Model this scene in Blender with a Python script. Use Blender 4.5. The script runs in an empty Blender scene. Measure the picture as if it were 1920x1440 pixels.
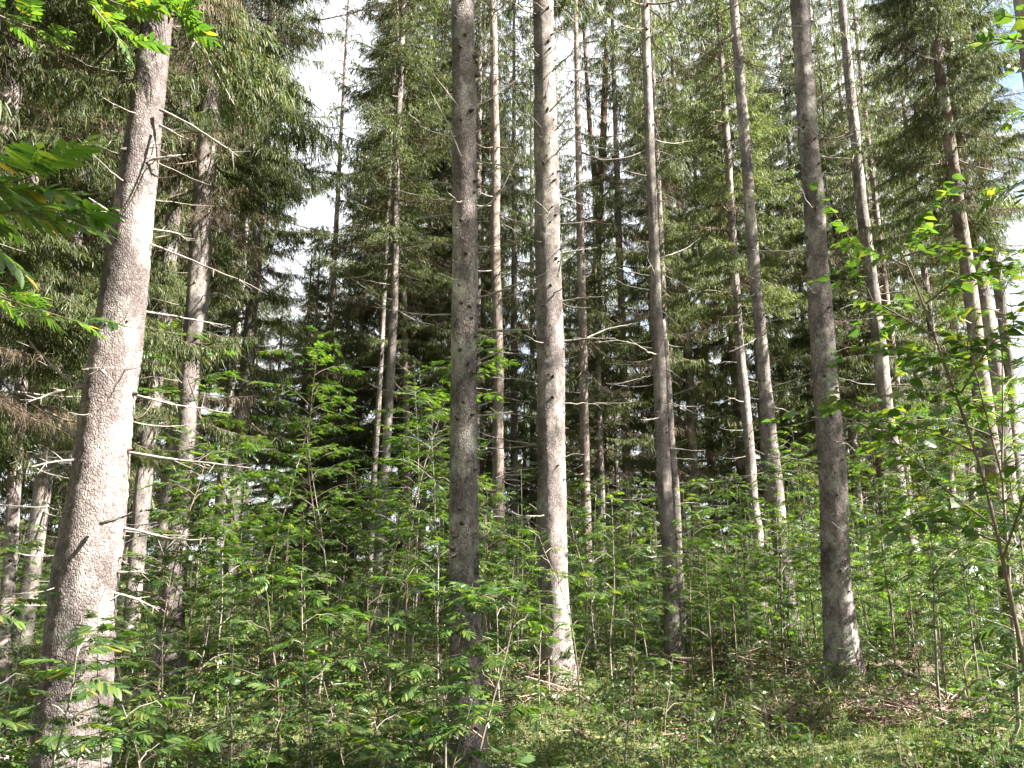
import bpy, math, random
import numpy as np
from mathutils import Vector, Matrix, Quaternion

# ------------------------------------------------------------------ camera, sky, sun, exposure
scene = bpy.context.scene
CAM_Z, PITCH, FPX = 1.6, math.radians(12.6), 1445.0
cam_d = bpy.data.cameras.new("camera"); cam = bpy.data.objects.new("camera", cam_d)
scene.collection.objects.link(cam); scene.camera = cam
cam.location = (0, 0, CAM_Z); cam.rotation_euler = (math.radians(90) + PITCH, 0, 0)
cam_d.sensor_width = 36.0; cam_d.lens = 36.0 * FPX / 1920.0
cam_d.clip_start = 0.05; cam_d.clip_end = 2000

SUN_EL, SUN_AZ = math.radians(41), math.radians(107.5)      # azimuth clockwise from +Y
sun_dir = Vector((math.sin(SUN_AZ) * math.cos(SUN_EL), math.cos(SUN_AZ) * math.cos(SUN_EL), math.sin(SUN_EL)))
sun_l = bpy.data.lights.new("sun", 'SUN'); sun_l.energy = 5.0; sun_l.angle = math.radians(0.5); sun_l.color = (1.0, 0.95, 0.87)
sun_o = bpy.data.objects.new("sun", sun_l); scene.collection.objects.link(sun_o)
sun_o.rotation_euler = sun_dir.to_track_quat('Z', 'Y').to_euler()

world = bpy.data.worlds.new("World"); scene.world = world; world.use_nodes = True
nt = world.node_tree; nt.nodes.clear()
wo = nt.nodes.new("ShaderNodeOutputWorld"); bg = nt.nodes.new("ShaderNodeBackground")
sky = nt.nodes.new("ShaderNodeTexSky"); sky.sky_type = 'NISHITA'; sky.sun_disc = False
sky.sun_elevation = SUN_EL; sky.sun_rotation = SUN_AZ
tc = nt.nodes.new("ShaderNodeTexCoord"); nz = nt.nodes.new("ShaderNodeTexNoise")
nz.inputs["Scale"].default_value = 2.6; nz.inputs["Detail"].default_value = 6.0; nz.inputs["Roughness"].default_value = 0.6
rp = nt.nodes.new("ShaderNodeValToRGB")
rp.color_ramp.elements[0].position = 0.30; rp.color_ramp.elements[0].color = (0, 0, 0, 1)
rp.color_ramp.elements[1].position = 0.46; rp.color_ramp.elements[1].color = (1, 1, 1, 1)
mxs = nt.nodes.new("ShaderNodeMix"); mxs.data_type = 'RGBA'
nt.links.new(tc.outputs["Generated"], nz.inputs["Vector"]); nt.links.new(nz.outputs["Fac"], rp.inputs["Fac"])
nt.links.new(rp.outputs["Color"], mxs.inputs[0]); nt.links.new(sky.outputs["Color"], mxs.inputs[6])
mxs.inputs[7].default_value = (4.3, 4.45, 4.7, 1)          # bright thin cloud, in the sky node's own units
nt.links.new(mxs.outputs[2], bg.inputs["Color"]); bg.inputs["Strength"].default_value = 0.05
nt.links.new(bg.outputs["Background"], wo.inputs["Surface"])

scene.view_settings.view_transform = 'Standard'; scene.view_settings.look = 'None'
scene.view_settings.exposure = 3.05; scene.view_settings.gamma = 1.0
cy = scene.cycles
cy.max_bounces = 6; cy.diffuse_bounces = 4; cy.glossy_bounces = 2; cy.transmission_bounces = 4; cy.transparent_max_bounces = 8
cy.sample_clamp_indirect = 6.0; cy.caustics_reflective = False; cy.caustics_refractive = False
cy.use_denoising = True

# ------------------------------------------------------------------ helpers
COL = scene.collection
RNG = np.random.default_rng(7)
R3 = random.Random(11)
SP, CP = math.sin(PITCH), math.cos(PITCH)

def ray(px, py):
    xc, yc = (px - 960) / FPX, (720 - py) / FPX
    return np.array([xc, CP - yc * SP, SP + yc * CP])

def at(px, py, d):
    """the point seen at photo pixel (px, py) on the upright plane d metres ahead"""
    r = ray(px, py); return np.array([0, 0, CAM_Z]) + r * (d / r[1])

def depth_of(p):
    return p[1] * CP + (p[2] - CAM_Z) * SP

def pix(p):
    z = depth_of(p); y = -p[1] * SP + (p[2] - CAM_Z) * CP
    return 960 + FPX * p[0] / z, 720 - FPX * y / z

def ground_z(x, y):
    x = np.asarray(x, float); y = np.asarray(y, float)
    z = 0.06 * np.sin(0.9 * x + 1.3) * np.sin(0.7 * y + 0.4) + 0.05 * np.sin(1.7 * x - 0.6 * y) + 0.04 * np.sin(0.35 * x + 0.5 * y + 2)
    z = z + 0.16 * np.exp(-(((x - 0.55) / 0.9) ** 2 + ((y - 8.6) / 0.7) ** 2))
    z = z + 0.12 * np.exp(-(((x - 4.2) / 0.8) ** 2 + ((y - 9.4) / 0.7) ** 2))
    z = z + 0.05 * np.sin(3.1 * x + 1.1 * np.sin(1.3 * y)) * np.sin(2.7 * y + 0.8 * np.sin(1.7 * x)) + 0.022 * np.sin(7.3 * x + 2 * y) * np.sin(6.1 * y - x)
    r = np.sqrt(x * x + y * y)
    return z * np.clip((r - 0.5) / 3.0, 0, 1) + 0.0016 * np.maximum(y - 18, 0) ** 1.4

def gpt(px, py):
    """where the ray through a photo pixel meets the ground"""
    r = ray(px, py); t = 1.0
    for _ in range(60):
        p = np.array([0, 0, CAM_Z]) + r * t
        t -= (p[2] - float(ground_z(p[0], p[1]))) / (r[2] if r[2] < -0.02 else -0.02) * 0.7
    return np.array([0, 0, CAM_Z]) + r * t

class MB:
    """collects quads as arrays and links them as one mesh"""
    def __init__(self): self.v, self.q, self.m, self.s, self.n = [], [], [], [], 0
    def add(self, v, q, mat=0, smooth=False):
        v = np.asarray(v, float).reshape(-1, 3); q = np.asarray(q, int).reshape(-1, 4)
        self.v.append(v); self.q.append(q + self.n); self.n += len(v)
        self.m.append(np.full(len(q), mat)); self.s.append(np.full(len(q), smooth))
        return self
    def mesh(self, name, mats, offset=None):
        v = np.concatenate(self.v); q = np.concatenate(self.q); m = np.concatenate(self.m); s = np.concatenate(self.s)
        if offset is not None: v = v - np.asarray(offset)
        me = bpy.data.meshes.new(name)
        me.vertices.add(len(v)); me.vertices.foreach_set("co", v.astype(np.float32).ravel())
        me.loops.add(len(q) * 4); me.loops.foreach_set("vertex_index", q.astype(np.int32).ravel())
        me.polygons.add(len(q)); me.polygons.foreach_set("loop_start", np.arange(0, len(q) * 4, 4, dtype=np.int32))
        me.polygons.foreach_set("loop_total", np.full(len(q), 4, dtype=np.int32))
        me.polygons.foreach_set("use_smooth", s.astype(bool))
        for mm in mats: me.materials.append(mm)
        me.polygons.foreach_set("material_index", m.astype(np.int32))
        me.update(calc_edges=True)
        return me

def link(name, data, parent=None, loc=(0, 0, 0), rot=None, scale=None):
    o = bpy.data.objects.new(name, data); COL.objects.link(o); o.location = loc
    if parent is not None: o.parent = parent
    if rot is not None:
        if isinstance(rot, Quaternion): o.rotation_mode = 'QUATERNION'; o.rotation_quaternion = rot
        else: o.rotation_euler = rot
    if scale is not None: o.scale = scale
    return o

def tag(o, label=None, cat=None, group=None, kind=None):
    if label: o["label"] = label
    if cat: o["category"] = cat
    if group: o["group"] = group
    if kind: o["kind"] = kind
    return o

def thing(name, loc, label, cat, group=None, rz=0):
    return tag(link(name, None, None, loc, (0, 0, rz)), label, cat, group)

def unit(a):
    a = np.asarray(a, float); return a / np.maximum(np.linalg.norm(a, axis=-1, keepdims=True), 1e-9)

def tube(mb, path, radii, sides=5, mat=0, smooth=True):
    path = np.asarray(path, float); n = len(path); radii = np.broadcast_to(np.asarray(radii, float), (n,))
    t = unit(np.gradient(path, axis=0)); ref = np.array([0, 0, 1.0]) if abs(t[0][2]) < 0.8 else np.array([1.0, 0, 0])
    u = unit(np.cross(t, ref)); w = np.cross(t, u)
    a = np.linspace(0, 2 * np.pi, sides, endpoint=False)
    v = path[:, None, :] + radii[:, None, None] * (np.cos(a)[None, :, None] * u[:, None, :] + np.sin(a)[None, :, None] * w[:, None, :])
    i = np.arange(n - 1)[:, None] * sides; j = np.arange(sides)[None, :]; k = (j + 1) % sides
    q = np.stack([i + j, i + k, i + sides + k, i + sides + j], -1)
    mb.add(v, q, mat, smooth)

def ribbons(mb, p0, p1, p2, side, w0, w1, w2, mat=0):
    """bent two-quad blades, vectorised over N"""
    N = len(p0); f = lambda w: np.broadcast_to(np.asarray(w, float), (N,))[:, None]
    v = np.stack([p0 - side * f(w0), p0 + side * f(w0), p1 - side * f(w1), p1 + side * f(w1), p2 - side * f(w2), p2 + side * f(w2)], 1)
    b = np.arange(N)[:, None] * 6
    q = np.concatenate([b + np.array([[0, 1, 3, 2]]), b + np.array([[2, 3, 5, 4]])], 0)
    mb.add(v, q, mat)

def scatter(mb, tv, tq, pos, X, Y, Z, scale, mat=0):
    """copies of a small template placed by frames X, Y, Z (N,3)"""
    pos = np.asarray(pos); N = len(pos); s = np.broadcast_to(np.asarray(scale, float), (N,))[:, None, None]
    v = pos[:, None, :] + s * (tv[None, :, 0:1] * X[:, None, :] + tv[None, :, 1:2] * Y[:, None, :] + tv[None, :, 2:3] * Z[:, None, :])
    q = (np.arange(N) * len(tv))[:, None, None] + tq[None]
    mb.add(v, q, mat)

def frames(dirs, rng, roll=0.35):
    X = unit(dirs); up = np.array([0, 0, 1.0]) + rng.normal(0, roll, X.shape)
    Y = unit(np.cross(up, X)); Z = np.cross(X, Y); return X, Y, Z

# ------------------------------------------------------------------ materials
def mat_new(name):
    m = bpy.data.materials.new(name); m.use_nodes = True; t = m.node_tree
    for n in list(t.nodes): t.nodes.remove(n)
    return m, t, t.nodes.new("ShaderNodeOutputMaterial")

def N(t, kind, **kw):
    n = t.nodes.new(kind)
    for k, v in kw.items():
        if k in n.inputs: n.inputs[k].default_value = v
        else: setattr(n, k, v)
    return n

def ramp(t, fac, stops):
    r = t.nodes.new("ShaderNodeValToRGB"); e = r.color_ramp.elements
    while len(e) < len(stops): e.new(0.5)
    for x, (p, c) in zip(e, stops): x.position = p; x.color = (*c, 1)
    t.links.new(fac, r.inputs["Fac"]); return r.outputs["Color"]

def mixc(t, fac, a, b, blend='MIX'):
    m = t.nodes.new("ShaderNodeMix"); m.data_type = 'RGBA'; m.blend_type = blend
    for sock, v in ((m.inputs[0], fac), (m.inputs[6], a), (m.inputs[7], b)):
        if hasattr(v, "links"): t.links.new(v, sock)
        else: sock.default_value = v if not isinstance(v, tuple) else (*v, 1)
    return m.outputs[2]

def leaf_mat(name, stops, trans=0.4, rough=0.5, spec=0.3, trans_tint=(1.5, 1.6, 0.6)):
    m, t, out = mat_new(name)
    g = t.nodes.new("ShaderNodeNewGeometry"); oi = t.nodes.new("ShaderNodeObjectInfo")
    c = ramp(t, g.outputs["Random Per Island"], stops)
    mp = N(t, "ShaderNodeMapRange", **{"To Min": 0.75, "To Max": 1.25}); t.links.new(oi.outputs["Random"], mp.inputs["Value"])
    h = t.nodes.new("ShaderNodeHueSaturation"); t.links.new(c, h.inputs["Color"]); t.links.new(mp.outputs["Result"], h.inputs["Value"])
    p = N(t, "ShaderNodeBsdfPrincipled", Roughness=rough); p.inputs["Specular IOR Level"].default_value = spec
    t.links.new(h.outputs["Color"], p.inputs["Base Color"])
    tr = t.nodes.new("ShaderNodeBsdfTranslucent")
    t.links.new(mixc(t, 1.0, h.outputs["Color"], trans_tint, 'MULTIPLY'), tr.inputs["Color"])
    mx = N(t, "ShaderNodeMixShader"); mx.inputs[0].default_value = trans
    t.links.new(p.outputs[0], mx.inputs[1]); t.links.new(tr.outputs[0], mx.inputs[2]); t.links.new(mx.outputs[0], out.inputs["Surface"])
    return m

def bark_mat(name, dark, mid, pale, scale=85.0, zs=0.5, bump=0.42, lichen=None, band=None):
    m, t, out = mat_new(name)
    co = t.nodes.new("ShaderNodeTexCoord"); mp = t.nodes.new("ShaderNodeMapping"); mp.inputs["Scale"].default_value = (1, 1, zs)
    oi = t.nodes.new("ShaderNodeObjectInfo"); ad = N(t, "ShaderNodeVectorMath", operation='ADD')
    t.links.new(co.outputs["Object"], ad.inputs[0]); t.links.new(oi.outputs["Location"], ad.inputs[1]); t.links.new(ad.outputs[0], mp.inputs["Vector"])
    n1 = N(t, "ShaderNodeTexNoise", Scale=6.0, Detail=8.0, Roughness=0.65)
    warp = N(t, "ShaderNodeTexNoise", Scale=22.0, Detail=3.0)
    wv = N(t, "ShaderNodeVectorMath", operation='MULTIPLY_ADD'); wv.inputs[1].default_value = (0.035, 0.035, 0.035)
    vo = N(t, "ShaderNodeTexVoronoi", Scale=scale); vo.feature = 'DISTANCE_TO_EDGE'
    vc = N(t, "ShaderNodeTexVoronoi", Scale=scale)
    n2 = N(t, "ShaderNodeTexNoise", Scale=90.0, Detail=4.0)
    for n in (n1, n2, warp): t.links.new(mp.outputs[0], n.inputs["Vector"])
    t.links.new(warp.outputs["Color"], wv.inputs[0]); t.links.new(mp.outputs[0], wv.inputs[2])
    for n in (vo, vc): t.links.new(wv.outputs[0], n.inputs["Vector"])
    c = ramp(t, n1.outputs["Fac"], [(0.32, dark), (0.52, mid), (0.72, pale)])
    c = mixc(t, 0.35, c, ramp(t, vc.outputs["Color"], [(0.2, dark), (0.8, pale)]))
    crack = ramp(t, vo.outputs["Distance"], [(0.0, (0.55, 0.52, 0.51)), (0.16, (1, 1, 1))])
    c = mixc(t, 0.7, c, crack, 'MULTIPLY')
    vb = N(t, "ShaderNodeTexVoronoi", Scale=scale * 0.36); vb.feature = 'DISTANCE_TO_EDGE'; t.links.new(wv.outputs[0], vb.inputs["Vector"])
    nm = N(t, "ShaderNodeTexNoise", Scale=4.3, Detail=4.0); t.links.new(mp.outputs[0], nm.inputs["Vector"])
    c2 = mixc(t, 1.0, c, ramp(t, vb.outputs["Distance"], [(0.0, (0.38, 0.36, 0.36)), (0.10, (1, 1, 1))]), 'MULTIPLY')
    c = mixc(t, ramp(t, nm.outputs["Fac"], [(0.45, (0, 0, 0)), (0.6, (0.9, 0.9, 0.9))]), c, c2)
    if lichen:
        n3 = N(t, "ShaderNodeTexNoise", Scale=3.3, Detail=9.0, Roughness=0.75); t.links.new(mp.outputs[0], n3.inputs["Vector"])
        f = ramp(t, n3.outputs["Fac"], [(0.51, (0, 0, 0)), (0.62, (0.75, 0.75, 0.75))]); c = mixc(t, f, c, lichen)
    if band:
        wv2 = N(t, "ShaderNodeTexNoise", Scale=5.0, Detail=5.0); mp2 = t.nodes.new("ShaderNodeMapping"); mp2.inputs["Scale"].default_value = (0.7, 0.7, 4.0)
        t.links.new(ad.outputs[0], mp2.inputs["Vector"]); t.links.new(mp2.outputs[0], wv2.inputs["Vector"])
        c = mixc(t, ramp(t, wv2.outputs["Fac"], [(0.56, (0, 0, 0)), (0.62, (1, 1, 1))]), c, band)
    big = N(t, "ShaderNodeTexNoise", Scale=1.7, Detail=6.0, Roughness=0.7); t.links.new(ad.outputs[0], big.inputs["Vector"])
    c = mixc(t, 1.0, c, ramp(t, big.outputs["Fac"], [(0.32, (0.42, 0.40, 0.40)), (0.5, (0.92, 0.92, 0.92)), (0.68, (1.35, 1.33, 1.3))]), 'MULTIPLY')
    sx = t.nodes.new("ShaderNodeSeparateXYZ"); t.links.new(co.outputs["Object"], sx.inputs[0])
    mz = N(t, "ShaderNodeMath", operation='MULTIPLY_ADD'); mz.inputs[1].default_value = -0.9; t.links.new(sx.outputs["Z"], mz.inputs[0]); t.links.new(n1.outputs["Fac"], mz.inputs[2])
    c = mixc(t, ramp(t, mz.outputs[0], [(0.30, (0, 0, 0)), (0.48, (0.75, 0.75, 0.75))]), c, (0.075, 0.085, 0.035))
    p = N(t, "ShaderNodeBsdfPrincipled", Roughness=0.85); p.inputs["Specular IOR Level"].default_value = 0.25
    t.links.new(c, p.inputs["Base Color"])
    hh = N(t, "ShaderNodeMath", operation='MULTIPLY_ADD'); hh.inputs[1].default_value = 0.5
    cl = N(t, "ShaderNodeMapRange", **{"From Max": 0.25}); t.links.new(vo.outputs["Distance"], cl.inputs["Value"])
    t.links.new(n2.outputs["Fac"], hh.inputs[0]); t.links.new(cl.outputs["Result"], hh.inputs[2])
    b = N(t, "ShaderNodeBump", Strength=bump, Distance=0.012); t.links.new(hh.outputs[0], b.inputs["Height"])
    t.links.new(b.outputs[0], p.inputs["Normal"]); t.links.new(p.outputs[0], out.inputs["Surface"])
    return m

def plain_mat(name, a, b, scale=20.0, rough=0.85, island=False):
    m, t, out = mat_new(name)
    if island:
        g = t.nodes.new("ShaderNodeNewGeometry"); f = g.outputs["Random Per Island"]
    else:
        co = t.nodes.new("ShaderNodeTexCoord"); n = N(t, "ShaderNodeTexNoise", Scale=scale, Detail=6.0, Roughness=0.7)
        t.links.new(co.outputs["Object"], n.inputs["Vector"]); f = n.outputs["Fac"]
    c = ramp(t, f, [(0.3 if not island else 0.0, a), (0.7 if not island else 1.0, b)])
    p = N(t, "ShaderNodeBsdfPrincipled", Roughness=rough); p.inputs["Specular IOR Level"].default_value = 0.25
    t.links.new(c, p.inputs["Base Color"]); t.links.new(p.outputs[0], out.inputs["Surface"])
    return m

M_SPRUCE = bark_mat("spruce_bark", (0.085, 0.067, 0.062), (0.185, 0.155, 0.147), (0.34, 0.298, 0.285), lichen=(0.39, 0.355, 0.31))
M_OLD = bark_mat("old_spruce_bark", (0.065, 0.050, 0.047), (0.15, 0.122, 0.117), (0.27, 0.235, 0.225), scale=62, zs=0.6, bump=0.5, lichen=(0.33, 0.32, 0.28))
M_REDBARK = bark_mat("reddish_spruce_bark", (0.14, 0.10, 0.085), (0.22, 0.165, 0.14), (0.31, 0.26, 0.23), scale=70, lichen=(0.36, 0.34, 0.30))
M_PINE = bark_mat("pine_bark", (0.09, 0.05, 0.038), (0.15, 0.08, 0.055), (0.22, 0.135, 0.10), scale=30, zs=0.35)
M_BIRCH = bark_mat("birch_bark", (0.42, 0.40, 0.37), (0.55, 0.53, 0.49), (0.66, 0.64, 0.60), scale=8, bump=0.15, band=(0.06, 0.05, 0.05))
M_KNOT = plain_mat("knot_wood", (0.035, 0.028, 0.025), (0.10, 0.08, 0.07))
M_DEAD = plain_mat("dead_wood", (0.11, 0.09, 0.08), (0.32, 0.295, 0.26), 30)
M_WOOD = plain_mat("twig_wood", (0.10, 0.075, 0.06), (0.17, 0.13, 0.10), 15)
M_PALE = plain_mat("pale_stem", (0.10, 0.082, 0.068), (0.24, 0.215, 0.18), 12)
M_NEEDLE = leaf_mat("spruce_needles", [(0.0, (0.030, 0.050, 0.022)), (0.4, (0.065, 0.090, 0.033)), (0.8, (0.122, 0.140, 0.052)), (1.0, (0.20, 0.185, 0.085))], trans=0.44, spec=0.3, trans_tint=(1.4, 1.5, 0.75))
M_DRY = leaf_mat("dry_twigs", [(0.0, (0.07, 0.05, 0.035)), (0.6, (0.13, 0.10, 0.07)), (1.0, (0.20, 0.165, 0.11))], trans=0.1, spec=0.1)
M_PNEEDLE = leaf_mat("pine_needles", [(0.0, (0.03, 0.05, 0.025)), (1.0, (0.07, 0.095, 0.045))], trans=0.2)
M_ROWAN = leaf_mat("rowan_leaf", [(0.0, (0.020, 0.050, 0.015)), (0.5, (0.044, 0.086, 0.021)), (0.92, (0.090, 0.135, 0.031)), (1.0, (0.20, 0.15, 0.035))], trans=0.44, rough=0.33, spec=0.55, trans_tint=(1.8, 1.95, 0.55))
M_BLEAF = leaf_mat("birch_leaf", [(0.0, (0.040, 0.085, 0.022)), (0.7, (0.075, 0.125, 0.03)), (1.0, (0.16, 0.17, 0.035))], trans=0.40, rough=0.42, spec=0.45, trans_tint=(1.6, 1.75, 0.6))
M_HERB = leaf_mat("bilberry_leaf", [(0.0, (0.026, 0.056, 0.018)), (0.6, (0.052, 0.092, 0.025)), (0.9, (0.10, 0.13, 0.037)), (1.0, (0.22, 0.15, 0.05))], trans=0.35, trans_tint=(1.6, 1.8, 0.6))
M_GRASS = leaf_mat("grass_blade", [(0.0, (0.06, 0.095, 0.026)), (0.7, (0.12, 0.15, 0.045)), (1.0, (0.26, 0.23, 0.12))], trans=0.35)
M_LITTER = plain_mat("brown_twigs", (0.085, 0.05, 0.042), (0.26, 0.18, 0.15), island=True)
M_FALLEN = plain_mat("fallen_leaf", (0.10, 0.06, 0.03), (0.25, 0.17, 0.08), island=True)
M_ROT = plain_mat("rotten_wood", (0.04, 0.026, 0.022), (0.13, 0.085, 0.07), 9)

def ground_mat():
    m, t, out = mat_new("forest_floor")
    co = t.nodes.new("ShaderNodeTexCoord")
    a = N(t, "ShaderNodeTexNoise", Scale=1.1, Detail=8.0, Roughness=0.7); b = N(t, "ShaderNodeTexNoise", Scale=24.0, Detail=6.0, Roughness=0.75)
    for n in (a, b): t.links.new(co.outputs["Object"], n.inputs["Vector"])
    litter = ramp(t, b.outputs["Fac"], [(0.3, (0.035, 0.024, 0.017)), (0.55, (0.09, 0.064, 0.043)), (0.75, (0.17, 0.13, 0.085))])
    moss = ramp(t, b.outputs["Fac"], [(0.3, (0.032, 0.048, 0.013)), (0.7, (0.15, 0.17, 0.045))])
    c = mixc(t, ramp(t, a.outputs["Fac"], [(0.36, (0, 0, 0)), (0.5, (1, 1, 1))]), litter, moss)
    p = N(t, "ShaderNodeBsdfPrincipled", Roughness=0.95); t.links.new(c, p.inputs["Base Color"])
    bu = N(t, "ShaderNodeBump", Strength=0.9, Distance=0.05); t.links.new(b.outputs["Fac"], bu.inputs["Height"]); t.links.new(bu.outputs[0], p.inputs["Normal"])
    t.links.new(p.outputs[0], out.inputs["Surface"]); return m

# ------------------------------------------------------------------ ground
def build_ground():
    n = 420; s = np.linspace(-1, 1, n)
    xs = np.sign(s) * (np.abs(s) ** 2.2) * 400; ys = 8 + np.sign(s) * (np.abs(s) ** 2.2) * 400
    X, Y = np.meshgrid(xs, ys); Z = ground_z(np.clip(X, -80, 80), np.clip(Y, -40, 80))
    near = np.exp(-((X ** 2 + (Y - 9) ** 2) / 300.0))
    Z = Z + near * RNG.normal(0, 0.012, Z.shape)
    v = np.stack([X, Y, Z], -1).reshape(-1, 3); i = np.arange(n - 1)[:, None] * n + np.arange(n - 1)[None, :]
    q = np.stack([i, i + 1, i + n + 1, i + n], -1)
    g = link("ground", MB().add(v, q, 0, True).mesh("ground", [ground_mat()]))
    tag(g, "mossy forest floor under the spruces", None, None, "structure"); return g
build_ground()

# ------------------------------------------------------------------ spruce crowns (shared meshes)
def spruce_crown(seed, length=12.0, rad=2.0, dens=1.0, w=0.011, hang=1.0, dry=0.15, gap=0.5, shape=0.85, slen=0.030):
    rng = np.random.default_rng(seed); mb = MB(); z = 0.0
    while z < length:
        t = z / length; nb = rng.integers(3, 6); off = rng.uniform(0, 6.28)
        for b in range(nb):
            az = off + b * 6.283 / nb + rng.normal(0, 0.25)
            L = rad * ((1 - t) ** shape) * rng.choice([0.45, 0.8, 1.0, 1.2]) * rng.uniform(0.85, 1.12) * (0.75 + 0.25 * min(1, t * 6)) + 0.12
            out = np.array([math.cos(az), math.sin(az), 0]); sid = np.array([-math.sin(az), math.cos(az), 0])
            up0 = 0.35 * t - 0.38 * (1 - t) + rng.normal(0, 0.12)
            s = np.linspace(0, 1, 7); zz = z + rng.uniform(-0.12, 0.12)
            path = out * (L * s)[:, None] + sid * (rng.normal(0, 0.08) * L * s ** 2)[:, None]
            path[:, 2] = zz + L * (up0 * s - 0.22 * s * (1 - t) + 0.30 * s ** 2.5)
            tube(mb, path, np.linspace(0.008 + 0.008 * L, 0.003, 7), 3, 1)
            is_dry = rng.random() < dry * (1 - t) ** 1.5
            n2 = max(3, int(L / 0.075 * dens ** 0.5)); s2 = rng.uniform(0.12 if not is_dry else 0.05, 1.0, n2 * 2)
            sg = np.where(np.arange(n2 * 2) % 2 == 0, 1.0, -1.0)
            l2 = (0.42 * L * (1 - s2) ** 0.75 * rng.uniform(0.4, 1.1, n2 * 2) + 0.07).clip(0.05, 0.8)
            P = np.stack([np.interp(s2, s, path[:, k]) for k in range(3)], -1)
            D = unit(out * 0.75 + sid * (sg * rng.uniform(0.5, 1.1, n2 * 2))[:, None] + np.array([0, 0, 1.0]) * rng.normal(-0.12, 0.15, n2 * 2)[:, None])
            E = P + D * l2[:, None] + np.array([0, 0, -0.30]) * (l2 ** 1.2)[:, None]
            Mi = (P + E) / 2 + np.array([0, 0, 0.05]) * l2[:, None]
            ribbons(mb, P, Mi, E, unit(np.cross(D, [0, 0, 1.0])), 0.0035, 0.003, 0.0015, 1)
            # the needle-bearing strands
            cnt = np.maximum(2, (l2 / 0.042 * dens * (0.5 if is_dry else 1)).astype(int)); idx = np.repeat(np.arange(n2 * 2), cnt)
            u = rng.uniform(0.1, 1.02, len(idx))[:, None]
            B = P[idx] * (1 - u) + E[idx] * u + np.array([0, 0, 0.1]) * (u * (1 - u)) * l2[idx][:, None]
            hv = rng.uniform(0.55, 1.35, len(idx))[:, None] * hang
            Dn = unit(D[idx] * rng.uniform(0.1, 0.8, len(idx))[:, None] + np.array([0, 0, -1.0]) * hv + rng.normal(0, 0.36, (len(idx), 3)))
            ln = (rng.gamma(4.0, slen, len(idx)) * (0.7 + 0.5 * hang)).clip(0.03, 0.4)[:, None]
            Dn2 = unit(Dn + np.array([0, 0, -0.5]) * hang)
            p1 = B + Dn * ln * 0.5; p2 = p1 + Dn2 * ln * 0.5
            ww = w * rng.uniform(0.7, 1.3, len(idx)) * (0.35 if is_dry else 1)
            sd = unit(np.cross(Dn, rng.normal(0, 1, (len(idx), 3))))
            ribbons(mb, B, p1, p2, sd, ww * 0.7, ww, ww * 0.25, 2 if is_dry else 0)
        z += gap * rng.uniform(0.7, 1.3) * (1 - 0.45 * t)
    return mb.mesh("spruce_crown_mesh", [M_NEEDLE, M_WOOD, M_DRY])

CROWN = {
    'fineA': (spruce_crown(1, 16, 2.1, 3.6, 0.0040, 1.1, 0.30, 0.5, 0.7, 0.020), 16),
    'fineB': (spruce_crown(2, 16, 2.2, 3.6, 0.0040, 1.0, 0.35, 0.52, 0.75, 0.020), 16),
    'midA': (spruce_crown(3, 18, 2.1, 2.0, 0.0062, 1.15, 0.30, 0.5, 0.75, 0.024), 18),
    'midB': (spruce_crown(4, 18, 2.0, 2.0, 0.0062, 0.95, 0.28, 0.5, 0.75, 0.024), 18),
    'midC': (spruce_crown(5, 18, 2.3, 1.7, 0.0062, 1.2, 0.45, 0.55, 0.75, 0.024), 18),
    'farA': (spruce_crown(6, 18, 2.1, 1.1, 0.011, 0.9, 0.20, 0.5, 0.8), 18),
    'farB': (spruce_crown(7, 18, 2.2, 0.95, 0.012, 1.0, 0.25, 0.5, 0.8), 18),
    'thin': (spruce_crown(8, 12, 1.8, 0.6, 0.008, 0.8, 0.45, 0.75), 12),
}

def pine_crown(seed):
    rng = np.random.default_rng(seed); mb = MB()
    for b in range(26):
        az = rng.uniform(0, 6.28); z = rng.uniform(0, 5.0); L = rng.uniform(0.8, 2.0)
        out = np.array([math.cos(az), math.sin(az), 0.35]); s = np.linspace(0, 1, 6)
        path = np.array([0, 0, z]) + out * (L * s)[:, None]; path[:, 2] += 0.25 * L * s ** 2
        tube(mb, path, np.linspace(0.03, 0.008, 6), 4, 1)
        for c in range(9):
            ctr = path[-1] * 0.75 + path[3] * 0.25 + rng.normal(0, 0.32, 3); n = 130
            d = unit(rng.normal(0, 1, (n, 3)) + np.array([0, 0, 0.4])); l = rng.uniform(0.07, 0.13, (n, 1)); p0 = ctr + rng.normal(0, 0.07, (n, 3))
            ribbons(mb, p0, p0 + d * l, p0 + d * l * 2, unit(np.cross(d, rng.normal(0, 1, (n, 3)))), 0.004, 0.005, 0.001, 0)
    return mb.mesh("pine_crown_mesh", [M_PNEEDLE, M_WOOD])
PINE_CROWN = pine_crown(3)

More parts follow.
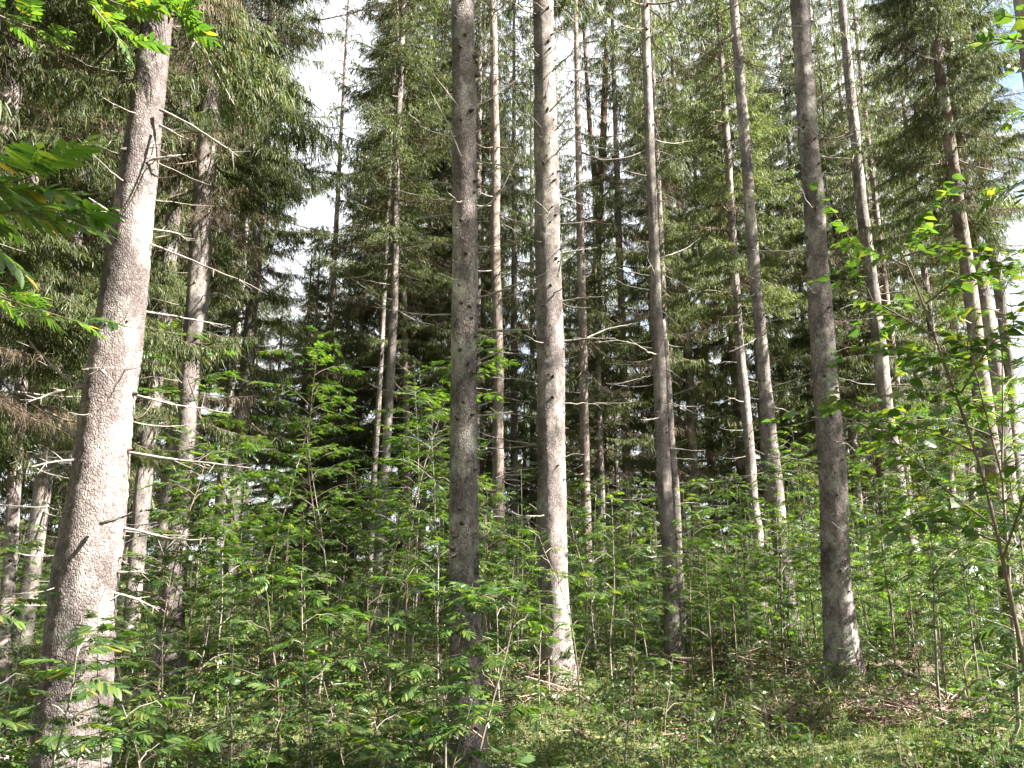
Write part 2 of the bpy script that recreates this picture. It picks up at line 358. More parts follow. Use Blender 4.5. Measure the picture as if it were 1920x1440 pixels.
# ------------------------------------------------------------------ dead branches (shared meshes, length about 1 along +X)
def dead_branch_mesh(seed, twigs=6, droop=-0.12, thick=0.011, curl=0.12):
    rng = np.random.default_rng(seed); mb = MB(); s = np.linspace(0, 1, 12)
    p = np.stack([s, np.cumsum(rng.normal(0, 0.012, 12)), droop * s + curl * s ** 2 + np.cumsum(rng.normal(0, 0.010, 12))], -1); p[0] = 0
    tube(mb, p, thick * (1 - 0.75 * s) * rng.uniform(0.85, 1.15, 12), 6, 0)
    for k in range(twigs):
        a = rng.uniform(0.25, 0.98); b = np.array([np.interp(a, s, p[:, i]) for i in range(3)])
        d = unit(np.array([rng.uniform(0.3, 1), rng.choice([-1, 1]) * rng.uniform(0.3, 1), rng.normal(-0.15, 0.4)])); l = rng.uniform(0.08, 0.34) * (1.15 - a)
        r = np.linspace(0, 1, 5)[:, None]; q = b + d * l * r + np.array([0, 0, -0.05]) * l * r ** 2 + rng.normal(0, 0.006, (5, 3)) * r
        tube(mb, q, np.linspace(0.004, 0.0012, 5), 4, 0)
    return mb.mesh("dead_branch_mesh", [M_DEAD])
DEADB = [dead_branch_mesh(i, t, d, 0.0115, c) for i, (t, d, c) in enumerate([(3, -0.1, 0.1), (8, -0.25, 0.15), (0, 0.0, 0.05), (5, -0.35, 0.3), (12, -0.2, 0.1), (2, 0.25, 0.15), (7, 0.1, -0.2)])]

# ------------------------------------------------------------------ trunks and trees
TREES = {}
def smooth1(a, k=5):
    p = np.pad(a, k, mode='edge'); return np.convolve(p, np.ones(2 * k + 1) / (2 * k + 1), 'valid')

def build_trunk(pts, d, H, bark, seed, sides=18, step=0.06, stubs=40, flare=0.6, taper_to=0.03, base_extra=0.0):
    """pts: (px, py, width_px) from the photograph, read on the upright plane d metres ahead"""
    rng = np.random.default_rng(seed)
    P = np.array([at(a, b, d) for a, b, c in pts]); rr = np.array([c / FPX * depth_of(p) / 2 for (a, b, c), p in zip(pts, P)])
    o = np.argsort(P[:, 2]); P, rr = P[o], rr[o]
    # down to the ground
    s0 = (P[1, :2] - P[0, :2]) / (P[1, 2] - P[0, 2]) if P[0, 2] > 0.05 else np.zeros(2); s0 = np.clip(s0, -0.12, 0.12)
    zb = float(ground_z(P[0, 0], P[0, 1])); bx = P[0, :2] - s0 * (P[0, 2] - zb); zb = float(ground_z(*bx))
    if P[0, 2] > zb + 0.05:
        P = np.vstack([[bx[0], bx[1], zb], P]); rr = np.concatenate([[rr[0] * 1.05], rr])
    base = np.array([P[0, 0], P[0, 1], zb])
    sl = (P[-1, :2] - P[0, :2]) / max(P[-1, 2] - P[0, 2], 0.5)
    top = np.array([*(P[-1, :2] + sl * (H - P[-1, 2])), H]); zt = P[-1, 2]
    P = np.vstack([P, top]); rr = np.concatenate([rr, [taper_to]])
    z = np.concatenate([np.arange(zb - 0.15, zt, step), np.linspace(zt, H, 24)])
    x = np.interp(z, P[:, 2], P[:, 0]); y = np.interp(z, P[:, 2], P[:, 1]); r = np.interp(z, P[:, 2], rr)
    k = max(2, int(0.25 / step)); nl = len(z) - 24
    x[:nl] = smooth1(x[:nl], k); r[:nl] = smooth1(r[:nl], k)
    zk = np.arange(-1, 32, 0.8); wob = np.clip(0.09 * r, 0, 0.012) * np.clip((z - zb) / 1.0, 0, 1); x = x + wob * np.interp(z, zk, rng.normal(0, 0.6, len(zk))); y = y + wob * np.interp(z, zk, rng.normal(0, 0.6, len(zk)))
    a = np.linspace(0, 2 * np.pi, sides, endpoint=False); ph = rng.uniform(0, 6.28, 6)
    fl = flare * np.exp(-np.maximum(z - zb, 0) / 0.28)
    rad = r[:, None] * (1 + 0.035 * np.sin(2 * a + ph[0] + 0.7 * z[:, None]) + 0.02 * np.sin(5 * a + ph[1] + 2.3 * z[:, None])
                        + 0.018 * rng.normal(0, 1, (len(z), sides)) + 0.05 * np.interp(z, np.arange(-1, 32, 0.45), rng.normal(0, 1, len(np.arange(-1, 32, 0.45))).clip(-1.2, 1.8))[:, None] * (0.6 + 0.4 * np.sin(a + ph[3])) + fl[:, None] * (0.7 + 0.6 * np.sin(4 * a + ph[2]) * 0.8))
    v = np.stack([x[:, None] + rad * np.cos(a), y[:, None] + rad * np.sin(a), np.broadcast_to(z[:, None], rad.shape)], -1)
    i = np.arange(len(z) - 1)[:, None] * sides; j = np.arange(sides)[None]; kk = (j + 1) % sides
    mb = MB().add(v, np.stack([i + j, i + kk, i + sides + kk, i + sides + j], -1), 0, True)
    for _ in range(stubs):
        zz = rng.uniform(zb + 0.4, min(zt + 3, H * 0.6)); th = rng.uniform(0, 6.28)
        c = np.array([np.interp(zz, z, x), np.interp(zz, z, y), zz]); r0 = np.interp(zz, z, r)
        dd = np.array([math.cos(th), math.sin(th), rng.uniform(-0.35, 0.25)]); l = rng.uniform(0.015, 0.06)
        s = np.array([0, 0.5, 1.0])[:, None]
        tube(mb, c + dd * (r0 * 0.93 + (l + r0 * 0.07) * s), np.array([0.020, 0.012, 0.004]) * rng.uniform(0.6, 1.4), 5, 1)
    axis = lambda h: np.array([np.interp(h, z, x), np.interp(h, z, y), h])
    return mb.mesh("trunk_mesh", [bark, M_KNOT], base), base, axis, (lambda h: float(np.interp(h, z, r)))

def crown_on(root, base, axis, h0, h1, kind, radf, seed, name="crown"):
    a, b = axis(h0), axis(h1); dv = Vector(b - a); L = dv.length
    q = Vector((0, 0, 1)).rotation_difference(dv.normalized()) @ Quaternion((0, 0, 1), R3.uniform(0, 6.28))
    me, l0 = CROWN[kind]; return link(name, me, root, a - base, q, (radf, radf, L / l0))

def add_dead(root, base, axis, rfun, z0, z1, n, rng, lmin=0.4, lmax=1.3):
    for _ in range(n):
        zz = rng.uniform(z0, z1); th = rng.uniform(0, 6.28); c = axis(zz); L = rng.uniform(lmin, lmax)
        p = c + np.array([math.cos(th), math.sin(th), 0]) * rfun(zz) * 0.9 - base
        link("dead_branch", DEADB[rng.integers(0, len(DEADB))], root, p, (rng.uniform(-0.4, 0.4), rng.normal(0.05, 0.15), th), (L, L, L))

def dead_px(root, base, pts, r0, seed, twigs=4, r1=None, droop=0.0):
    """one dead branch laid along photo pixels: (px, py, depth)"""
    rng = np.random.default_rng(seed); P = np.array([at(*p) for p in pts]); s = np.linspace(0, 1, len(P)); t = np.linspace(0, 1, 16)
    Q = np.stack([np.interp(t, s, P[:, k]) for k in range(3)], -1); Ls = np.linalg.norm(Q[-1] - Q[0])
    for k in range(3): Q[1:-1, k] = smooth1(Q[:, k], 1)[1:-1]
    Q = Q + np.cumsum(rng.normal(0, 0.006 * Ls, Q.shape), 0) * t[:, None]; mb = MB()
    tube(mb, Q, np.linspace(r0, r1 or r0 * 0.35, 16) * rng.uniform(0.8, 1.2, 16), 7, 0)
    for _ in range(twigs):
        i = rng.integers(3, 15); d = unit(unit(Q[-1] - Q[0]) * rng.uniform(0.2, 0.9) + rng.normal(0, 0.5, 3)); l = rng.uniform(0.06, 0.22) * max(0.5, min(Ls, 1.2))
        k = np.linspace(0, 1, 4)[:, None]; tube(mb, Q[i] + d * l * k, np.linspace(r0 * 0.35, 0.001, 4), 4, 0)
    return link("dead_branch", mb.mesh("dead_branch_mesh", [M_DEAD], base), root)

def main_tree(key, name, label, pts, d, H, bark=None, crown=None, seed=0, sides=18, stubs=40, step=0.06, dead=0, dz=(0.8, 6), dl=(0.4, 1.3), group="spruces standing in the forest", cat="tree", flare=0.6):
    me, base, axis, rf = build_trunk(pts, d, H, bark or M_SPRUCE, seed, sides, step, stubs, flare)
    root = thing(name, base, label, cat, group); link("trunk", me, root)
    if crown:
        h0, kind, radf = crown; crown_on(root, base, axis, h0, H + 0.5, kind, radf, seed)
    if dead: add_dead(root, base, axis, rf, base[2] + dz[0], dz[1], dead, np.random.default_rng(seed + 500), *dl)
    TREES[key] = dict(root=root, base=base, axis=axis, r=rf, d=d, H=H); return root, base

# --- the trunks one can tell apart, left to right
T1 = main_tree('T1', "spruce_tree", "thick sunlit spruce trunk leaning right at the left edge of the forest",
    [(128, 1440, 122), (160, 1100, 112), (180, 960, 101), (193, 813, 93), (208, 713, 90), (239, 500, 74), (246, 433, 72), (262, 300, 66), (284, 120, 58), (298, 0, 54)],
    5.3, 21, bark=M_OLD, crown=(6.0, 'fineA', 0.85), seed=1, sides=40, step=0.03, stubs=46, dead=30, dz=(0.9, 6), dl=(0.1, 0.5))
T2 = main_tree('T2', "spruce_tree", "shaded grey spruce trunk just right of the thick leaning trunk",
    [(318, 1230, 50), (329, 1060, 46), (340, 960, 43), (350, 813, 43), (362, 650, 39), (372, 520, 38), (379, 400, 36), (400, 100, 30)],
    10.3, 22, crown=(6.3, 'fineB', 1.0), seed=2, sides=26, step=0.04, stubs=60, dead=46, dz=(1.2, 6), dl=(0.15, 0.9))
TE = main_tree('E', "spruce_tree", "dim shaded spruce trunk half hidden behind the thick leaning trunk",
    [(245, 1170, 30), (270, 900, 30), (297, 680, 30), (325, 400, 26)], 14.5, 21, crown=(4.6, 'midA', 1.0), seed=3, dead=14, dz=(1, 5))
TC = main_tree('C', "birch_tree", "slim white birch trunk with dark patches left of a grey spruce",
    [(405, 1170, 16), (406, 1100, 15), (413, 1000, 13), (422, 860, 12), (433, 740, 12), (452, 560, 10)], 18.5, 17, bark=M_BIRCH, crown=None, seed=4, stubs=10, group=None)
TD = main_tree('D', "spruce_tree", "grey spruce trunk directly right of the slim white birch",
    [(424, 1160, 28), (435, 1060, 25), (450, 830, 26), (478, 520, 22), (503, 180, 20), (512, 0, 16)], 18, 22, crown=(4.8, 'midC', 1.2), seed=5, dead=16, dz=(1, 7))
TF = main_tree('F', "spruce_tree", "dark thin spruce trunk at the left border behind hanging branches",
    [(15, 1100, 24), (30, 850, 22), (48, 600, 20), (62, 350, 17)], 9.5, 18, crown=(3.6, 'fineA', 1.0), seed=6, dead=14, dz=(1, 4))
TG = main_tree('G', "spruce_tree", "slender pale sunlit trunk left of the dark middle trunk",
    [(705, 1160, 21), (713, 980, 19), (722, 890, 17), (727, 780, 15), (734, 680, 15), (739, 560, 15), (743, 330, 13), (752, 130, 11), (757, 0, 10)],
    16.1, 20, crown=(8.0, 'midB', 1.0), seed=7, dead=40, dz=(1.5, 9), bark=M_SPRUCE)
TH = main_tree('H', "spruce_tree", "thinner pale trunk standing close beside the slender pale one, on its left",
    [(692, 1150, 13), (697, 1000, 11), (703, 860, 11), (711, 740, 10), (718, 600, 9)], 19, 15, crown=(9.0, 'thin', 0.7), seed=8, dead=10)
TJ = main_tree('J', "spruce_tree", "reddish spruce trunk low between the slender pale trunk and the dark one",
    [(772, 1140, 15), (770, 1050, 14), (766, 900, 12), (760, 700, 12), (757, 520, 10)], 20, 18, bark=M_REDBARK, crown=(5.5, 'midC', 0.85), seed=9, dead=14)
TI = main_tree('I', "spruce_tree", "thin reddish trunk close to the left of the dark middle trunk",
    [(829, 1130, 11), (828, 850, 10), (828, 700, 9), (828, 520, 9), (830, 350, 8)], 22, 20, bark=M_REDBARK, crown=(8.2, 'midA', 0.9), seed=10, dead=30, dz=(2, 9))
TK = main_tree('K', "spruce_tree", "dark shaded spruce trunk in the middle with short broken stubs",
    [(875, 1440, 68), (873, 1200, 60), (870, 1000, 55), (870, 900, 53), (870, 700, 50), (871, 450, 48), (870, 200, 46), (869, 0, 42)],
    5.8, 23, bark=M_OLD, crown=(8.5, 'thin', 0.9), seed=11, sides=36, step=0.03, stubs=210, dead=40, dz=(1.5, 7), dl=(0.12, 0.6))
TL = main_tree('L', "spruce_tree", "reddish tan trunk between the dark middle trunk and the broad bright one",
    [(937, 1140, 24), (935, 940, 22), (934, 850, 21), (935, 700, 19), (932, 560, 19), (928, 450, 18), (929, 330, 17), (927, 200, 16), (925, 30, 14)],
    18.3, 22, bark=M_REDBARK, crown=(11.5, 'thin', 0.8), seed=12, dead=48, dz=(2, 11), dl=(0.5, 1.6))
TM = main_tree('M', "spruce_tree", "broad bright sunlit spruce trunk right of the dark middle trunk",
    [(1046, 1310, 62), (1043, 1250, 58), (1040, 1150, 55), (1034, 1000, 55), (1034, 930, 54), (1032, 750, 51), (1030, 600, 49), (1027, 450, 47), (1025, 330, 45), (1022, 200, 41), (1019, 0, 38)],
    8.9, 24, crown=(9.4, 'thin', 0.9), seed=13, sides=36, step=0.035, stubs=150, dead=40, dz=(1.5, 9), dl=(0.15, 0.9))
TN = main_tree('N', "pine_tree", "faint reddish pine with a forked stem behind the broad bright trunk",
    [(1134, 1130, 18), (1130, 880, 16), (1128, 800, 16), (1121, 640, 16), (1118, 520, 16), (1122, 400, 17), (1130, 270, 13), (1136, 120, 10)],
    23, 19, bark=M_PINE, seed=14, stubs=6, group=None)
TO = main_tree('O', "spruce_tree", "brown spruce trunk in mid wood right of the broad bright one",
    [(1265, 1250, 34), (1260, 1180, 30), (1256, 1050, 28), (1248, 950, 27), (1243, 850, 25), (1236, 700, 24), (1228, 520, 21), (1225, 450, 20), (1220, 300, 19), (1213, 130, 16), (1209, 0, 14)],
    11.8, 22, crown=(10.5, 'thin', 0.8), seed=15, sides=26, step=0.04, stubs=70, dead=60, dz=(1.2, 9), dl=(0.2, 1.1))
TP = main_tree('P', "spruce_tree", "slim pale sunlit trunk left of two leaning grey trunks at right",
    [(1428, 1175, 26), (1424, 1100, 24), (1420, 1000, 21), (1413, 950, 20), (1406, 850, 20), (1394, 720, 18), (1386, 640, 16), (1376, 500, 16), (1373, 430, 15), (1362, 250, 13)],
    17.5, 20, crown=(7.5, 'midB', 1.0), seed=16, dead=36, dz=(1, 8))
TQ = main_tree('Q', "spruce_tree", "tall grey trunk leaning left between the slim pale trunk and the stout brown one",
    [(1490, 1200, 34), (1484, 1180, 32), (1474, 1100, 29), (1463, 1000, 29), (1457, 950, 28), (1442, 800, 26), (1428, 650, 22), (1415, 500, 20), (1411, 450, 20), (1399, 300, 19), (1387, 150, 18), (1375, 0, 15)],
    14.5, 23, crown=(12.0, 'thin', 0.8), seed=17, dead=28, dz=(2, 10), sides=22)
TR = main_tree('R', "spruce_tree", "stout brown spruce trunk with flared foot at the right",
    [(1587, 1290, 68), (1584, 1270, 64), (1577, 1200, 58), (1570, 1100, 53), (1563, 1000, 48), (1560, 900, 48), (1551, 760, 45), (1542, 640, 44), (1533, 520, 40), (1527, 430, 38), (1523, 350, 38), (1511, 200, 35), (1501, 0, 33)],
    9.5, 23, bark=M_OLD, crown=(10.5, 'thin', 0.8), seed=18, sides=34, step=0.035, stubs=120, dead=36, dz=(1.5, 9), dl=(0.15, 0.9))
TT = main_tree('T', "spruce_tree", "thin pale trunk showing just right of the stout brown trunk",
    [(1627, 1110, 16), (1612, 970, 17), (1603, 880, 16), (1590, 700, 14)], 23, 18, crown=(5.5, 'farA', 0.9), seed=19, dead=8)
TS = main_tree('S', "spruce_tree", "pale trunk striped with shadows leaning left beyond the stout brown one",
    [(1724, 1155, 26), (1716, 1090, 25), (1702, 1000, 26), (1690, 950, 26), (1684, 900, 25), (1667, 800, 24), (1652, 680, 24), (1635, 530, 22), (1620, 420, 21), (1607, 300, 19), (1593, 150, 17), (1580, 20, 13)],
    17.5, 22, crown=(11.5, 'thin', 0.75), seed=20, dead=34, dz=(2, 10), sides=22)
TX = main_tree('X', "spruce_tree", "thin pale stem left of the pair of dark trunks at right",
    [(1838, 1080, 16), (1817, 850, 15), (1795, 700, 13), (1789, 620, 12), (1778, 480, 10)], 24, 17, crown=(6.0, 'farB', 0.8), seed=21, dead=8)
TU = main_tree('U', "spruce_tree", "broad dark trunk of the right hand pair, behind leafy saplings",
    [(1905, 1080, 34), (1884, 850, 30), (1858, 640, 28), (1833, 500, 26), (1816, 400, 22), (1805, 300, 20), (1792, 200, 18), (1776, 40, 14)],
    14, 21, crown=(8.2, 'midA', 1.0), seed=22, dead=14, dz=(2, 8))
TV = main_tree('V', "spruce_tree", "narrow dark trunk touching the broad dark one on its left",
    [(1850, 1000, 18), (1822, 600, 16), (1798, 400, 14), (1777, 230, 12), (1760, 90, 10)], 19.2, 19, crown=(8.5, 'midC', 0.8), seed=23, dead=10)
TW = main_tree('W', "spruce_tree", "grey sunlit trunk nearest the right border of the view",
    [(1922, 1090, 24), (1906, 900, 22), (1893, 690, 20), (1882, 600, 19), (1862, 480, 18), (1852, 400, 17), (1839, 300, 14), (1831, 220, 13), (1815, 60, 10)],
    18.3, 20, crown=(8.8, 'thin', 0.8), seed=24, dead=16, dz=(2, 8))
TY = main_tree('Y', "spruce_tree", "very dark trunk cut off by the top right corner",
    [(2075, 1300, 62), (1990, 500, 48), (1932, 60, 40), (1922, 0, 38)], 7.9, 20, crown=(10.0, 'thin', 0.8), seed=25, stubs=30)

# the pine's second stem and its crown; the birch's crown
def fork():
    t = TREES['N']; b = t['base']; mb = MB(); P = np.array([at(*p, 23) for p in [(1120, 420), (1115, 330), (1107, 250), (1100, 150), (1094, 40)]])
    s = np.linspace(0, 4, 20); Q = np.stack([np.interp(s, range(5), P[:, k]) for k in range(3)], -1)
    tube(mb, Q, np.linspace(0.11, 0.05, 20), 10); link("fork_stem", mb.mesh("fork_stem", [M_PINE], b), t['root'])
    for p in ((1094, 30), (1138, 60)): link("crown", PINE_CROWN, t['root'], at(*p, 23) - b, (0, 0, p[0]))
fork()

# --- named dead branches on the near trunks
def deads(key, lst, seed, r=0.012, twigs=4):
    t = TREES[key]
    for k, (pts) in enumerate(lst):
        d = t['d']; n = len(pts); P = []
        for i, p in enumerate(pts): P.append((p[0], p[1], d + (p[2] if len(p) > 2 else (-0.12 * (i > 0)))))
        dead_px(t['root'], t['base'], P, r * R3.uniform(0.8, 1.2), seed + k, twigs)
deads('T1', [[(270, 428, 0), (330, 436, .1), (352, 452, .2)], [(268, 452, 0), (300, 466, 0), (380, 500, .1), (495, 558, .2)], [(255, 582, 0), (320, 590, .2), (430, 608, .4)],
             [(240, 738, 0), (290, 748, 0), (340, 758, .1), (430, 768, .3)], [(232, 846, 0), (300, 858, 0), (380, 872, 0), (460, 876, 0)], [(215, 988, 0), (270, 998, 0), (330, 1012, 0), (405, 1010, 0)],
             [(200, 1073, 0), (272, 1073, 0)], [(195, 1108, 0), (250, 1120, 0), (290, 1138, .05)], [(160, 725, -.05), (110, 735, -.1), (50, 757, -.2)], [(172, 735, 0), (110, 700, 0), (50, 640, .1)],
             [(155, 828, 0), (120, 800, 0), (85, 770, 0)], [(155, 846, 0), (90, 850, 0), (20, 868, 0)], [(158, 860, -.1), (110, 865, -.2), (60, 875, -.3)], [(188, 982, -.22), (215, 975, -.35), (242, 960, -.5)],
             [(215, 405, 0), (170, 405, 0), (128, 416, 0)], [(236, 425, -.1), (205, 395, -.1), (168, 370, -.1)], [(300, 205, -.1), (360, 235, -.1), (450, 290, 0)], [(300, 235, -.1), (330, 250, -.2), (352, 262, -.3)],
             [(196, 700, -.25), (185, 690, -.4)], [(280, 300, -.1), (320, 292, -.1), (350, 290, 0)], [(340, 40, 0), (372, 85, .2), (410, 140, .4), (440, 195, .5), (458, 240, .6)]], 100, 0.0115, 9)
deads('K', [[(885, 562, 0), (930, 548, 0), (985, 528, 0), (1030, 505, .1)], [(885, 681, 0), (935, 660, 0), (970, 630, 0)], [(885, 767, 0), (915, 755, 0), (935, 742, 0)], [(884, 862, 0), (935, 815, 0)],
            [(885, 397, 0), (920, 380, .1), (942, 350, .2), (972, 290, .3)], [(885, 204, 0), (930, 180, .1), (995, 132, .2)], [(860, 200, -.2), (830, 165, -.2), (785, 115, -.2)], [(866, 297, -.2), (840, 235, -.2), (790, 140, -.2)],
            [(888, 478, 0), (925, 466, -.1)], [(850, 460, 0), (800, 452, 0), (760, 455, .1)], [(850, 400, 0), (780, 412, 0)], [(850, 590, 0), (780, 588, 0), (700, 572, .1)], [(850, 345, 0), (790, 338, .1), (760, 330, .2)],
            [(888, 620, 0), (960, 618, .1), (1000, 612, .2)], [(890, 780, 0), (960, 775, .2)], [(850, 820, 0), (760, 830, .2)], [(888, 1010, 0), (930, 1000, 0), (965, 970, 0)]], 200, 0.008, 8)
deads('M', [[(1052, 565, 0), (1090, 558, 0), (1130, 556, 0)], [(1052, 640, 0), (1100, 634, 0), (1160, 632, 0)], [(1100, 634, 0), (1140, 615, .1), (1188, 603, .2)], [(1010, 666, 0), (960, 664, 0), (920, 660, 0)],
            [(1010, 718, 0), (975, 711, 0), (925, 708, 0)], [(1010, 784, 0), (970, 778, 0), (915, 774, 0)], [(1008, 834, 0), (960, 826, 0), (905, 815, 0)], [(1005, 892, 0), (950, 890, 0), (925, 894, 0)],
            [(1035, 135, -.2), (1060, 110, -.3), (1125, 40, -.4)], [(1030, 210, -.2), (1060, 180, -.3), (1100, 118, -.4)], [(1040, 245, -.2), (1060, 225, -.3), (1095, 178, -.4)], [(1050, 420, 0), (1080, 418, 0), (1115, 412, .1)],
            [(1052, 475, 0), (1085, 470, 0), (1120, 465, 0)], [(1048, 360, 0), (1080, 350, 0), (1110, 335, .1)], [(1005, 480, 0), (975, 460, 0), (950, 450, 0)], [(1008, 1000, 0), (985, 975, 0), (930, 965, 0)],
            [(1015, 240, -.2), (1000, 220, -.25), (960, 200, 0)], [(1020, 20, -.2), (1008, 8, -.25), (995, 2, -.25)], [(1028, 400, -.2), (1015, 385, -.3), (1005, 378, -.3)], [(1046, 520, -.2), (1050, 500, -.25), (1052, 480, -.3)]], 300, 0.0105, 7)
deads('R', [[(1515, 195, 0), (1560, 178, 0), (1625, 160, 0)], [(1522, 275, 0), (1560, 265, 0), (1600, 250, .1)], [(1512, 55, 0), (1545, 25, 0), (1570, 5, 0)], [(1505, 205, 0), (1480, 190, 0)], [(1545, 655, 0), (1580, 625, 0), (1610, 600, .2)],
            [(1540, 295, .1), (1600, 297, .2)], [(1545, 325, .1), (1590, 323, .1)], [(1520, 130, 0), (1570, 135, .1)], [(1505, 50, -.1), (1465, 49, 0)], [(1560, 980, -.2), (1585, 1000, -.3), (1595, 990, -.35)], [(1505, 360, 0), (1430, 345, .2)]], 400, 0.012, 4)
deads('O', [[(1232, 690, 0), (1200, 712, 0), (1160, 730, .1)], [(1236, 750, 0), (1290, 730, -.2), (1320, 722, -.3)], [(1215, 260, 0), (1170, 285, 0), (1110, 300, .1)], [(1222, 350, 0), (1160, 345, .2)], [(1230, 520, 0), (1255, 500, -.1), (1290, 475, -.2)]], 500, 0.008, 4)

# snag behind the brown trunk in mid wood
def snag():
    me, b, ax, rf = build_trunk([(1276, 1180, 22), (1264, 905, 20), (1258, 840, 17), (1251, 700, 13), (1244, 600, 10)], 13.2, 5.6, M_SPRUCE, 77, 12, 0.1, 6, 0.1)
    r = thing("dead_tree", b, "thin grey dead stem peeping out behind the brown trunk in mid wood", "tree"); link("trunk", me, r)
snag()

# ------------------------------------------------------------------ generic spruces behind and between
BARKV = [M_SPRUCE, M_REDBARK]
def unit_trunk(seed, bark):
    rng = np.random.default_rng(seed); z = np.concatenate([np.linspace(-0.1, 12, 60), [18, 24]]); mb = MB()
    p = np.stack([smooth1(np.cumsum(rng.normal(0, 0.004, len(z))), 4), smooth1(np.cumsum(rng.normal(0, 0.004, len(z))), 4), z], -1)
    tube(mb, p, np.interp(z, [-0.1, 0.1, 0.6, 12, 24], [0.19, 0.17, 0.14, 0.095, 0.02]), 14, 0)
    for _ in range(60):
        zz = rng.uniform(0.5, 10); th = rng.uniform(0, 6.28); dd = np.array([math.cos(th), math.sin(th), -0.1]); c = np.array([0, 0, zz]); s = np.linspace(0.1, rng.uniform(0.17, 0.3), 3)[:, None]
        tube(mb, c + dd * s, np.array([0.012, 0.008, 0.003]), 4, 1)
    return mb.mesh("trunk_mesh", [bark, M_KNOT])
UTR = [unit_trunk(1, M_SPRUCE), unit_trunk(2, M_REDBARK), unit_trunk(3, M_SPRUCE)]

GEN = []       # (root, kind word, base, height) for the labels
def spruce(px, d, H, h0, kind, radf, thick=1.0, dead=None, name="spruce_tree", x=None):
    bx = at(px, 1050, d)[0] if x is None else x; b = np.array([bx, d, float(ground_z(bx, d))])
    root = thing(name, b, None, "tree", None, R3.uniform(0, 6.28))
    link("trunk", R3.choice(UTR), root, (0, 0, 0), None, (thick, thick, H / 24.0))
    if dead is None: dead = 0 if h0 < 1.2 or d > 34 else 16 if d < 27 else 8
    me, l0 = CROWN[kind]; link("crown", me, root, (0, 0, h0), (0, 0, R3.uniform(0, 6.28)), (radf, radf, (H + 0.4 - h0) / l0))
    if dead: add_dead(root, np.array([b[0], b[1], b[2]]), lambda h: np.array([b[0], b[1], b[2] + h]), lambda h: 0.1 * thick, 0.8, max(h0 + 1, 2), dead, np.random.default_rng(int(px * 7 + d * 13) % 9999), 0.5, 1.5)
    GEN.append((root, b, H, h0)); return root

